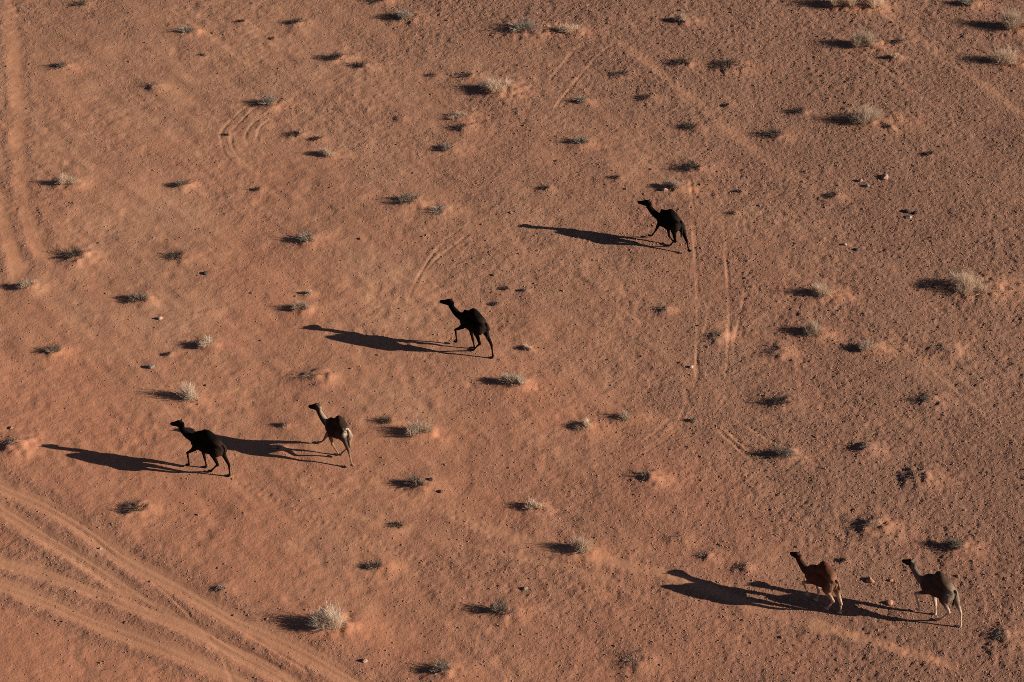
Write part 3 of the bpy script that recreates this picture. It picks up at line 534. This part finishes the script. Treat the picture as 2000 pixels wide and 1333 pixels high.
# sand heaped round each plant, with a drift trailing on the sunny side
for (bx, by, bw, *_r) in PLANTS:
    kind = _r[0]; R = max(bw*1.6, .5)
    ix0, ix1 = np.searchsorted(xs, (bx-3*R, bx+4*R)); iy0, iy1 = np.searchsorted(ys, (by-3*R, by+3*R))
    X = GX[iy0:iy1, ix0:ix1]; Y = GY[iy0:iy1, ix0:ix1]
    hgt = min(.16, .03+.12*bw)*(1.5 if kind == 'f' else 1.0)*rnd.uniform(.6, 1.2)
    q = ((X-bx-.22*bw)/(bw*.75))**2+((Y-by)/(bw*.62))**2
    H[iy0:iy1, ix0:ix1] += hgt*np.exp(-q)*(1+.5*vnoise(X, Y, .3, 38))
    q2 = ((X-bx-.85*bw)/(bw*1.05))**2+((Y-by+.05*bw)/(bw*.6))**2
    drift[iy0:iy1, ix0:ix1] = np.maximum(drift[iy0:iy1, ix0:ix1], np.exp(-q2)*(.4 if kind in 'fd' else 1.0)*nr.uniform(.25, 1)*np.clip(bw*1.3, .3, 1))
drift *= np.clip(.75+.5*vnoise(GX, GY, .4, 27), 0, 1)
gravel_vignette = np.clip(gravel_vignette*(1-.85*drift)*(1-.9*track), 0, 1)
# level the ground a little under the camels
for c in CAMELS:
    q = ((GX-c['o'][0])**2+(GY-c['o'][1])**2)/1.3**2
    H *= 1-.75*np.exp(-q*q)

# strings of hoof prints behind each camel
for c in CAMELS:
    t = math.radians(c['t']); hx, hy = -math.cos(t), math.sin(t); lx, ly = -math.sin(t), -math.cos(t)
    for k in range(26):
        for s in (-1, 1):
            d = -1.0-k*.62-(.3 if s > 0 else 0)+rnd.uniform(-.06, .06); w = s*.13+rnd.uniform(-.04, .04)+.25*math.sin(k*.21+c['t'])
            px, py = c['o'][0]+hx*d+lx*w, c['o'][1]+hy*d+ly*w
            ix0, ix1 = np.searchsorted(xs, (px-.4, px+.4)); iy0, iy1 = np.searchsorted(ys, (py-.4, py+.4))
            if ix1 <= ix0 or iy1 <= iy0: continue
            q = ((GX[iy0:iy1, ix0:ix1]-px)**2+(GY[iy0:iy1, ix0:ix1]-py)**2)
            H[iy0:iy1, ix0:ix1] += (-.028*np.exp(-q/.085**2)+.010*np.exp(-((np.sqrt(q)-.15)/.05)**2))*rnd.uniform(.5, 1.1)

def hat(x, y):
    i = int(np.clip(np.searchsorted(xs, x)-1, 0, nx-2)); j = int(np.clip(np.searchsorted(ys, y)-1, 0, ny-2))
    u = (x-xs[i])/(xs[i+1]-xs[i]); v = (y-ys[j])/(ys[j+1]-ys[j])
    return float(H[j, i]*(1-u)*(1-v)+H[j, i+1]*u*(1-v)+H[j+1, i]*(1-u)*v+H[j+1, i+1]*u*v)

def hat_many(x, y):
    i = np.clip(np.searchsorted(xs, x)-1, 0, nx-2); j = np.clip(np.searchsorted(ys, y)-1, 0, ny-2)
    u = (x-xs[i])/(xs[i+1]-xs[i]); v = (y-ys[j])/(ys[j+1]-ys[j])
    g = lambda A: A[j, i]*(1-u)*(1-v)+A[j, i+1]*u*(1-v)+A[j+1, i]*(1-u)*v+A[j+1, i+1]*u*v
    return g

def build_ground():
    V = np.stack([GX, GY, H], -1).reshape(-1, 3)
    idx = np.arange(nx*ny).reshape(ny, nx)
    F = np.stack([idx[:-1, :-1], idx[:-1, 1:], idx[1:, 1:], idx[1:, :-1]], -1).reshape(-1, 4)
    rf = road.reshape(-1)[F].mean(1) > .4
    for name, sel in (('ground', ~rf), ('dirt_road', rf)):
        f = F[sel]; used = np.unique(f); mp = np.full(nx*ny, -1, np.int64); mp[used] = np.arange(len(used))
        me = mesh_np(name, V[used], mp[f])
        for an, arr in (('track', track), ('drift', drift), ('gravel_vignette', gravel_vignette), ('red', red)):
            at = me.attributes.new(an, 'FLOAT', 'POINT'); at.data.foreach_set('value', arr.reshape(-1)[used].astype(np.float32))
        o = link(name, me, None, (M_GROUND,)); tag(o, kind='structure')
build_ground()

# ------------------------------------------------------------------ loose pebbles over the crust (uncountable)
def ico():
    bm = bmesh.new(); bmesh.ops.create_icosphere(bm, subdivisions=1, radius=1)
    v = np.array([p.co[:] for p in bm.verts]); f = np.array([[q.index for q in p.verts] for p in bm.faces]); bm.free(); return v, f
ICO_V, ICO_F = ico()

OCT_V = np.array([(1, 0, 0), (-1, 0, 0), (0, 1, 0), (0, -1, 0), (0, 0, 1), (0, 0, -1)], float)
OCT_F = np.array([(0, 2, 4), (2, 1, 4), (1, 3, 4), (3, 0, 4), (2, 0, 5), (1, 2, 5), (3, 1, 5), (0, 3, 5)])

def build_pebbles(n, BV, BF, mean, lo, hi, sprd, name):
    x = nr.uniform(-27.2, 27.2, n*4); y = nr.uniform(-23.6, 31, n*4)
    g = hat_many(x, y); p = g(gravel_vignette); t = g(track)
    keep = nr.uniform(0, 1, n*4) < (.13+.95*p**1.3)*(1-.93*t); x, y = x[keep][:n], y[keep][:n]
    z = hat_many(x, y)(H); n = len(x); k = len(BV)
    s = np.clip(mean*np.exp(nr.normal(0, sprd, n)), lo, hi)
    V = np.repeat(BV[None], n, 0)*(1+nr.uniform(-.28, .28, (n, k, 1)))
    V *= np.stack([s*nr.uniform(.8, 1.5, n), s*nr.uniform(.8, 1.5, n), s*nr.uniform(.4, .8, n)], -1)[:, None, :]
    a = nr.uniform(0, 6.283, n); c, d = np.cos(a)[:, None], np.sin(a)[:, None]
    X = V[..., 0]*c-V[..., 1]*d; Y = V[..., 0]*d+V[..., 1]*c
    P = np.stack([X+x[:, None], Y+y[:, None], V[..., 2]+(z+s*.2)[:, None]], -1).reshape(-1, 3)
    F = (BF[None]+k*np.arange(n)[:, None, None]).reshape(-1, 3)
    o = link(name, mesh_np(name, P, F, False), None, (M_PEB,))
    tag(o, kind='stuff', label='small reddish %s strewn over the desert crust' % name)
build_pebbles(110000, OCT_V, OCT_F, .0205, .012, .040, .30, 'grit')
build_pebbles(2500, ICO_V, ICO_F, .034, .026, .08, .30, 'pebbles')


# ------------------------------------------------------------------ camels
def tube(bm, pts, rad, seg=12, flat=None):
    """closed tube along pts; rad per point = r or (r_side, r_up)"""
    pts = [Vector(p) for p in pts]; rings = []
    up0 = Vector((0, 1, 0))
    for i, p in enumerate(pts):
        t = (pts[min(i+1, len(pts)-1)]-pts[max(i-1, 0)]).normalized()
        s = up0-t*up0.dot(t); s.normalize(); u = t.cross(s)
        r = rad[i]; rs, ru = r if isinstance(r, tuple) else (r, r)
        rings.append([bm.verts.new(p+s*rs*math.cos(a)+u*ru*math.sin(a)) for a in [2*math.pi*k/seg for k in range(seg)]])
    for a, b in zip(rings[:-1], rings[1:]):
        for k in range(seg): bm.faces.new((a[k], a[(k+1) % seg], b[(k+1) % seg], b[k]))
    bm.faces.new(rings[0][::-1]); bm.faces.new(rings[-1])

def smooth_tube(bm, pts, rad, seg=12, n=4):
    P = catmull([tuple(p) for p in pts], n); R = []
    rr = [r if isinstance(r, tuple) else (r, r) for r in rad]
    for i in range(len(P)):
        f = min(i/n, len(rr)-1-1e-9); k = int(f); t = f-k; t = t*t*(3-2*t)
        R.append((rr[k][0]*(1-t)+rr[k+1][0]*t, rr[k][1]*(1-t)+rr[k+1][1]*t))
    tube(bm, P, R, seg)

def blob(bm, c, r, tilt=0.0):
    m = Matrix.Translation(c) @ Matrix.Rotation(tilt, 4, 'Y') @ Matrix.Diagonal((*r, 1))
    bmesh.ops.create_icosphere(bm, subdivisions=2, radius=1, matrix=m)

def trunk(bm, st, seg=20):
    rings = []
    for (x, zt, zb, w) in st:
        zc, h = (zt+zb)/2, (zt-zb)/2; r = []
        for k in range(seg):
            a = 2*math.pi*k/seg; ca, sa = math.cos(a), math.sin(a)
            # barrel: widest below the middle, narrower towards the spine
            ww = w*(1-.22*max(0, sa)**1.5)
            r.append(bm.verts.new((x, ww*ca, zc+h*sa)))
        rings.append(r)
    for a, b in zip(rings[:-1], rings[1:]):
        for k in range(seg): bm.faces.new((a[k], a[(k+1) % seg], b[(k+1) % seg], b[k]))
    bm.faces.new(rings[0][::-1]); bm.faces.new(rings[-1])

def lerp3(a, b, t): return tuple(a[i]+(b[i]-a[i])*t for i in range(3))

def camel_body(p, bulk, fill):
    bm = bmesh.new()
    xw, _, zw = p['withers']; xh, _, zh = p['hump']; xt, _, zt = p['tailb']
    back = lambda x: zt+(zw-zt)*(x-xt)/(xw-xt)
    L = xw-xt; B = bulk
    st = [(xt-.03, zt-.10, zt-.42, .10*B), (xt+.03, zt-.03, zt-.56, .19*B), (xt+.14*L, back(xt+.14*L)+.01, zt-.62, .245*B),
          (xt+.32*L, back(xt+.32*L)+.04, zt-.66, .265*B), (xt+.52*L, back(xt+.52*L)+.06, zt-.745, .295*B),
          (xt+.72*L, back(xt+.72*L)+.04, zt-.80, .30*B), (xt+.90*L, back(xt+.9*L)+.0, zw-.90, .275*B),
          (xw+.02, zw-.02, zw-.93, .235*B), (xw+.13, zw-.10, zw-.90, .195*B), (xw+.24, zw-.24, zw-.84, .15*B), (xw+.30, zw-.36, zw-.70, .08*B)]
    # round the section rings with extra stations
    S = []
    for (a, b) in zip(st[:-1], st[1:]):
        for t in (0, .5): S.append(tuple(a[i]+(b[i]-a[i])*t for i in range(4)))
    S.append(st[-1]); trunk(bm, S)
    # hump
    xr, _, zr = p['rump']; zb = back(xh)-.22
    H_ = []
    for x, zt_, w in ((xt+.03, zt-.04, .10), ((xt+xr)/2, (zt+zr)/2-.01, .15), (xr, zr-.015, .19), (xr*.62+xh*.38, zr*.60+zh*.40-.005, .215), (xr*.3+xh*.7, zr*.2+zh*.8+.005, .215),
                      (xh, zh, .20), (xh+.10, zh-.02-fill*.0, .20), (xh+.20, zh-.12+fill*.6, .19), (xh+.31, back(xh+.31)+.06+fill, .175), (xh+.44, back(xh+.44)+.01+fill*.8, .14), (xh+.54, back(xh+.54)+fill*.3, .10)):
        H_.append((x, zt_, min(zb, zt_-.14), w*B))
    trunk(bm, H_, 16)
    # neck and head
    nb, nm, po, no = (Vector(p[k]) for k in ('neckb', 'neckm', 'poll', 'nose'))
    root = Vector((xw+.02, 0, zw-.42))
    ax = (no-po).normalized(); dn = Vector((0, 0, -1)); dn = (dn-ax*dn.dot(ax)).normalized()
    occ = po+dn*.12-ax*.02
    nm2 = nm.lerp(occ, .08)
    smooth_tube(bm, [root, nb, nm2, occ+ax*.03], [(.18*B, .29), (.13, .19), (.10, .148), (.095, .17)], 14, 5)
    hl = (no-po).length; c0 = po+dn*.115
    prof = [(-.05, .065, .10, .02), (.05, .095, .165, .05), (.2*hl, .095, .176, .06), (.42*hl, .08, .145, .05), (.62*hl, .066, .112, .035), (.8*hl, .066, .098, .02), (.93*hl, .056, .072, .012), (1.0*hl, .034, .042, .02)]
    tube(bm, [c0+ax*a+dn*d for a, _, _, d in prof], [(w, h) for _, w, h, _ in prof], 14)
    lip = c0+ax*(.86*hl)+dn*.08; blob(bm, lip, (.065, .04, .035), 0)
    jaw = c0+ax*(.26*hl)+dn*.13; blob(bm, jaw, (.14, .055, .06), math.atan2(-ax.z, ax.x))
    side = ax.cross(dn).normalized()
    for s in (-1, 1):
        e0 = po+dn*.05+side*s*.065; e1 = e0+side*s*.045-dn*.055-ax*.05
        tube(bm, [e0, e0.lerp(e1, .5), e1], [.024, .03, .012], 8)
        blob(bm, po+ax*.17+dn*.06+side*s*.06, (.05, .022, .03))       # brow over the eye
    # legs
    ax2 = {}
    for g in ('FL', 'FR', 'BL', 'BR'):
        s = 1 if g[1] == 'L' else -1
        ft = Vector(p[g+'_foot']); fe = Vector(p[g+'_fet']); 
        if g[0] == 'F':
            el = Vector(p[g+'_elb']); kn = Vector(p[g+'_knee'])
            sh = Vector((xw-.06, s*.17*B, zw-.58))
            smooth_tube(bm, [sh+Vector((-.03, 0, .22)), sh, el], [(.10, .13), (.125, .17), (.085, .105)], 12, 4)
            smooth_tube(bm, [el.lerp(sh, .15), el.lerp(kn, .35), el.lerp(kn, .8), kn, kn.lerp(fe, .2), kn.lerp(fe, .6), fe], [(.10, .125), .084, .060, .064, .046, .037, .045], 12, 4)
            blob(bm, kn, (.062, .058, .066))
        else:
            sf = Vector(p[g+'_sti']); hk = Vector(p[g+'_hock'])
            hp = Vector((xt+.20, s*.14*B, zt-.34))
            smooth_tube(bm, [hp+Vector((.02, -s*.03, .12)), hp.lerp(sf, .35)+Vector((0, s*.02, 0)), sf, sf.lerp(hk, .5), hk, hk.lerp(fe, .22), hk.lerp(fe, .6), fe],
                        [(.15, .22), (.16, .24), (.115, .165), (.072, .098), (.054, .072), (.043, .050), .038, .046], 12, 4)
            blob(bm, hk+Vector((-.012, 0, .01)), (.058, .05, .072))
        d = Vector((1, 0, 0)); fl = (fe-ft); back_kick = fl.x > .02 and ft.z > .1
        smooth_tube(bm, [fe, fe.lerp(ft, .55), ft+Vector((.01, 0, .02))], [.044, .046, .062], 12, 3)
        blob(bm, ft+Vector((.035, 0, .022)), (.105, .078, .042), .25 if back_kick else 0.0)
        for q in (-1, 1): blob(bm, ft+Vector((.12, q*.035, .018)), (.045, .032, .028))
    me = bpy.data.meshes.new('raw'); bmesh.ops.recalc_face_normals(bm, faces=bm.faces); bm.to_mesh(me); bm.free()
    tmp = bpy.data.objects.new('raw', me); COL.objects.link(tmp)
    md = tmp.modifiers.new('r', 'REMESH'); md.mode = 'VOXEL'; md.voxel_size = .021; md.use_smooth_shade = True
    sm = tmp.modifiers.new('s', 'SMOOTH'); sm.factor = .5; sm.iterations = 8
    dg = bpy.context.evaluated_depsgraph_get(); ev = tmp.evaluated_get(dg)
    out = bpy.data.meshes.new_from_object(ev)
    bpy.data.objects.remove(tmp); bpy.data.meshes.remove(me)
    out.name = 'camel'
    # level the soles with the lowest point of the lowest foot
    return out, dict(po=po, ax=ax, dn=dn, side=side)

def coat_colours(kind, p, V):
    x, y, z = V[:, 0], V[:, 1], V[:, 2]
    C = np.zeros((len(V), 4), np.float32); C[:, 3] = 1
    xt, zt = p['tailb'][0], p['tailb'][2]; xw, zw = p['withers'][0], p['withers'][2]
    legs = 1-sstep(.75, 1.15, z)
    neck = sstep(xw+.12, xw+.35, x)*sstep(1.05, 1.3, z)
    po = np.array(p['poll']); no = np.array(p['nose']); mid = po*.35+no*.65
    head = 1-sstep(.30, .42, np.linalg.norm(V-(mid-np.array([0, 0, .1])), axis=1))
    rump = 1-sstep(xt+.10, xt+.42, x); soles = 1-sstep(.03, .14, z)
    hx = sstep(zt+.02, zw+.2, z)*(1-neck)
    def put(c, f): 
        for i in range(3): C[:, i] = C[:, i]*(1-f)+c[i]*f
    base, leg, nk, rp, hd, ft = COATS[kind]
    put(base, np.ones(len(V)))
    if nk: put(nk, neck)
    if rp: put(rp, rump*(1-hx*.8))  # lighter rump: sunlit rear painted into the coat
    if leg: put(leg, legs*(1-.0*rump))  # russet and brown legs carry painted sun highlights
    if hd: put(hd, head)
    if ft: put(ft, soles)
    if kind == 'pied':
        nx_ = np.interp(z, [p['neckb'][2], p['neckm'][2], po[2]], [p['neckb'][0], p['neckm'][0], po[0]])
        put((.060, .042, .032), neck*.8*(1-head))
        mot = np.array([.5+.5*math.sin(q[0]*31+q[2]*17)*math.sin(q[1]*29-q[2]*23) for q in V])*.10
        put((.40, .30, .20), neck*sstep(.09, .15, nx_-x)*.75*(1-head))
        saddle = (1-sstep(xt+.03, xt+.20, x+mot))*sstep(zt-.34, zt-.12, z)*(1-sstep(zt-.02, zt+.12, z+mot))
        put((.085, .055, .038), (1-sstep(xt+.25, xt+.55, x))*(1-sstep(zt-.25, zt, z))*sstep(.55, .9, z)*.85)
        put((.26, .17, .11), (1-sstep(xt+.15, xt+.40, x))*(1-sstep(-.10, .04, y))*sstep(.55, .9, z)*(1-sstep(zt-.2, zt, z)))
        put((.50, .41, .30), saddle*.9)
    return C

COATS = {  # base, lower legs, neck, rump, head, feet  (coat colours; sunlight painted into rumps and russet/brown legs)
    'black': ((.0040, .0032, .0030), (.006, .0045, .004), None, (.022, .015, .011), None, (.10, .08, .065)),
    'blackwarm': ((.0035, .0026, .0023), (.007, .0045, .004), None, (.028, .017, .012), None, (.07, .055, .045)),
    'pied': ((.030, .0175, .0125), (.24, .155, .10), None, None, (.008, .006, .005), (.62, .52, .39)),
    'russet': ((.085, .033, .019), (.42, .27, .18), (.062, .029, .019), (.20, .10, .058), (.022, .013, .010), (.40, .30, .22)),
    'brown': ((.062, .037, .026), (.52, .37, .26), (.15, .108, .08), (.20, .14, .10), (.024, .016, .013), (.42, .33, .25)),
}

def ribbon_hair(name, root, tip, n, spread, r, parent, mat, sag=0.0):
    """a hank of hair strands from root to tip"""
    V = []; F = []
    root = Vector(root); tip = Vector(tip)
    for k in range(n):
        a = rnd.uniform(0, 6.28); o = Vector((math.cos(a), math.sin(a), 0))*rnd.uniform(0, spread)
        st = rnd.uniform(0, .55); p0 = root.lerp(tip, st)+o*.35; p2 = tip+o*.6+Vector((0, 0, rnd.uniform(-.06, .10))); p1 = p0.lerp(p2, .5)+o*.8+Vector((0, 0, -sag))
        b = len(V); w = Vector((-math.sin(a), math.cos(a), 0))*r
        for q, f in ((p0, .8), (p1, 1), (p2, .15)): V += [(q-w*f)[:], (q+w*f)[:]]
        F += [(b, b+1, b+3, b+2), (b+2, b+3, b+5, b+4)]
    return link(name, mesh_np(name, V, F, False), parent, (mat,))

M_TAIL = {k: plain('tail_hair_'+k, c, rough=.8) for k, c in dict(black=(.010, .008, .007), blackwarm=(.014, .010, .008), pied=(.16, .11, .08), russet=(.06, .03, .02), brown=(.03, .022, .018)).items()}

for c in CAMELS:
    p = c['p']; me, hd = camel_body(p, c['bulk'], c['fill'])
    n = len(me.vertices); V = np.empty(n*3, np.float32); me.vertices.foreach_get('co', V); V = V.reshape(-1, 3)
    col = coat_colours(c['coat'], p, V)
    at = me.attributes.new('coat', 'FLOAT_COLOR', 'POINT'); at.data.foreach_set('color', col.ravel())
    t = math.radians(c['t']); hv = Vector((-math.cos(t), math.sin(t), 0)); lv = Vector((-math.sin(t), -math.cos(t), 0))
    planted = [p[g+'_foot'] for g in ('FL', 'FR', 'BL', 'BR') if p[g+'_foot'][2] < .05]
    zs = [hat(*(Vector((c['o'][0], c['o'][1], 0))+hv*f[0]+lv*f[1])[:2]) for f in planted]
    zoff = sum(zs)/len(zs)-.006
    o = link('camel', me, None, (M_COAT,))
    o.matrix_world = Matrix(((hv.x, lv.x, 0, c['o'][0]), (hv.y, lv.y, 0, c['o'][1]), (0, 0, 1, zoff), (0, 0, 0, 1)))
    tag(o, c['label'], 'camel', 'camels walking across the desert')
    for s in (-1, 1):
        bm = bmesh.new(); bmesh.ops.create_icosphere(bm, subdivisions=2, radius=.021)
        e = bpy.data.meshes.new('eye'); bm.to_mesh(e); bm.free()
        eo = link('eye', e, o, (M_EYE,)); eo.location = hd['po']+hd['ax']*.19+hd['dn']*.085+hd['side']*s*.072
    # tail: a thin dock, and a hank of hair at its end
    tb = Vector(p['tailb']); tt = Vector(p['tailt']); bm = bmesh.new()
    tbs = tb+Vector((.02, 0, -.05)); m1 = tb+Vector((-.07, 0, -.12)); m2 = tb.lerp(tt, .6)+Vector((-.05, 0, 0))
    smooth_tube(bm, [tbs, m1, m2], [.045, .030, .016], 8, 4)
    tm = bpy.data.meshes.new('tail'); bmesh.ops.recalc_face_normals(bm, faces=bm.faces); bm.to_mesh(tm); bm.free()
    for pl in tm.polygons: pl.use_smooth = True
    to = link('tail', tm, o, (M_TAIL[c['coat']],))
    ribbon_hair('tail_tuft', m1.lerp(m2, .35), tt, 60, .055, .012, to, M_TAIL[c['coat']])
    # woolly crest of the hump
    xh, _, zh = p['hump']

# ------------------------------------------------------------------ plants
def blades(n, w, h, lean, r0, width, wide=1.0, arch=.3, spread=.42):
    """n arching blades from a crown of radius r0: (V, F)"""
    V = np.zeros((n, 6, 3)); a = nr.uniform(0, 2*math.pi, n)
    rr = r0*np.sqrt(nr.uniform(0, 1, n)); b0 = np.stack([np.cos(a)*rr, np.sin(a)*rr, np.full(n, -.02)], -1)
    a2 = a+nr.normal(0, .8, n); el = np.abs(nr.normal(0, lean, n)); ln = h*nr.uniform(.5, 1.0, n)*np.where(nr.uniform(0, 1, n) < .12, 1.45, 1.0)
    reach = np.minimum(np.sin(np.minimum(el, 1.5))*ln*1.2, w*.5*nr.uniform(.75, 1.1, n)); up = np.cos(np.minimum(el, 1.35))*ln
    cl = nr.integers(0, max(2, int(2+w*5)), n); cx, cy = nr.uniform(-spread, spread, (2, 12))*w; cs = nr.uniform(.35, 1.1, 12); cs[0] = 1.12; cx[0] *= .3; cy[0] *= .3
    b0[:, 0] += cx[cl]*wide; b0[:, 1] += cy[cl]*.7; reach *= .72; up *= cs[cl]; ln *= cs[cl]
    tip = b0+np.stack([np.cos(a2)*reach*wide, np.sin(a2)*reach, up+.02], -1)
    midp = b0+(tip-b0)*.55; midp[:, 2] += arch*ln*.35
    midp += nr.normal(0, .025*h/.35, (n, 3)); side = np.stack([-np.sin(a2+nr.normal(0, .9, n)), np.cos(a2+nr.normal(0, .9, n)), nr.normal(0, .4, n)], -1)
    wd = width*nr.uniform(.6, 1.3, n)[:, None]
    for k, (q, f) in enumerate(((b0, .8), (midp, 1.0), (tip, .25))):
        V[:, 2*k] = q-side*wd*f*.5; V[:, 2*k+1] = q+side*wd*f*.5
    F = np.array([[0, 1, 3, 2], [2, 3, 5, 4]])
    return V.reshape(-1, 3), (F[None]+6*np.arange(n)[:, None, None]).reshape(-1, 4)

def twigs(n, w, h, r, spread=1.0, wide=1.0):
    """branching woody twigs, each a few three-sided tapering segments"""
    V = []; F = []
    def seg(p, q, r0, r1):
        t = (q-p).normalized(); s = t.orthogonal().normalized(); u = t.cross(s); b = len(V)
        for c, rr in ((p, r0), (q, r1)):
            for k in range(3): V.append((c+s*rr*math.cos(k*2.094)+u*rr*math.sin(k*2.094))[:])
        for k in range(3): F.append((b+k, b+(k+1) % 3, b+3+(k+1) % 3, b+3+k))
    for i in range(n):
        a = rnd.uniform(0, 6.283); e = rnd.uniform(.15, 1.25); p = Vector((math.cos(a)*.06*w, math.sin(a)*.06*w, -.03))
        d = Vector((math.cos(a)*math.cos(e)*spread*wide, math.sin(a)*math.cos(e)*spread, math.sin(e)*h/(w*.5+1e-3)))
        ln = w*.5*rnd.uniform(.6, 1.05); q = p+d*ln*.45+Vector((rnd.gauss(0, .02), rnd.gauss(0, .02), .03)); q2 = p+d*ln+Vector((rnd.gauss(0, .04), rnd.gauss(0, .04), rnd.gauss(0, .02)))
        seg(p, q, r, r*.75); seg(q, q2, r*.75, r*.35)
        for _ in range(rnd.randint(2, 4)):
            f = rnd.uniform(.2, .9); b = q.lerp(q2, f); tip = b+d*ln*.3+Vector((rnd.gauss(0, .09)*w, rnd.gauss(0, .09)*w, rnd.uniform(0, .28)*h))
            seg(b, tip, r*.5, r*.22)
    return np.array(V), np.array(F)

def join(*parts):
    V = []; F = []; o = 0
    for v, f in parts: V.append(v); F.append(f+o); o += len(v)
    return np.concatenate(V), np.concatenate(F)

GROUP = {'p': 'straw coloured tufts scattered over the sand', 'w': 'cream coloured tufts scattered over the sand', 'g': 'grey twiggy shrubs scattered over the sand',
         'd': 'dark dead twig clumps scattered over the sand', 'f': 'flattened faint scrub patches on the sand'}
NAME = {'p': ('straw_tuft', 'grass tuft'), 'w': ('cream_tuft', 'grass tuft'), 'g': ('twiggy_shrub', 'shrub'), 'd': ('dead_twig_clump', 'dead shrub'), 'f': ('scrub_patch', 'scrub')}
for (bx, by, bw, kind, hf, label) in PLANTS:
    full = bw; bw = bw*WSCALE[kind]; h = max(full*hf, .08)*HSCALE[kind]; nm, cat = NAME[kind]; z = hat(bx, by)-.01
    wide = 1.25
    k = max(bw, .25)
    bleached = 'bleached' in label
    if kind in 'pw':
        fol = blades(int(900*k+120), bw, h, .85, bw*.12, .009, wide, .35); st = twigs(int(9+16*k), bw*.9, h*.8, .007, 1.0, wide)
        fm = M_CREAM if kind == 'w' else M_STRAW; sm_ = M_BLEACH
    elif kind == 'g':
        fol = blades(int(480*k+60), bw*.95, h*.9, .95, bw*.13, .009, wide, .35); st = twigs(int(16+34*k), bw, h, .009, 1.0, wide)
        fm = M_GREY; sm_ = M_BLEACH if rnd.random() < .45 else M_GREY
    elif kind == 'd':
        fol = blades(int(260*k+40), bw*.9, h*.8, .95, bw*.25, .011, wide, .35); st = twigs(int(14+30*k), bw, h, .009, 1.1, wide)
        fm = M_DARK; sm_ = M_BLEACH if bleached else M_DARK
        if bleached: fm = M_GREY
    else:
        fol = blades(int(110*k+20), bw, h*.45, 1.25, bw*.25, .010, wide, .2, .2); st = twigs(int(6+9*k), bw, h*.4, .007, 1.2, wide)
        fm = M_GREY; sm_ = M_GREY
    if full > .56 or kind == 'f':
        o = bpy.data.objects.new(nm, None); o.empty_display_size = .1; COL.objects.link(o); o.location = (bx, by, z)
        link('dry_foliage', mesh_np('dry_foliage', *fol, False), o, (fm,)); link('woody_stems', mesh_np('woody_stems', *st, False), o, (sm_,))
    else:
        V, F = join(fol, st); me = mesh_np(nm, V, F, False)
        o = link(nm, me, None, (fm, sm_)); o.location = (bx, by, z)
        mi = np.zeros(len(me.polygons), np.int32); mi[len(fol[1]):] = 1; me.polygons.foreach_set('material_index', mi)
    tag(o, label, cat, GROUP[kind])

# ------------------------------------------------------------------ single stones
for (sx, sy, sw, hf, colr, label) in STONES:
    bm = bmesh.new(); bmesh.ops.create_icosphere(bm, subdivisions=3, radius=1)
    cuts = [(Vector((rnd.gauss(0, 1), rnd.gauss(0, 1), rnd.gauss(0, .7))).normalized(), rnd.uniform(.62, .9)) for _ in range(9)]
    for v in bm.verts:
        for nrm, d in cuts:
            e = v.co.dot(nrm)-d
            if e > 0: v.co -= nrm*e
        v.co *= 1+rnd.uniform(-.03, .03)
        v.co.x *= sw*.56; v.co.y *= sw*.46; v.co.z *= sw*.62*hf
    me = bpy.data.meshes.new('stone'); bm.to_mesh(me); bm.free()
    o = link('stone', me, None, (M_STONE[colr],)); o.location = (sx, sy, hat(sx, sy)+sw*hf*.22); o.rotation_euler = (0, 0, rnd.uniform(-.6, .6))
    tag(o, label, 'stone', 'single stones lying on the desert floor')
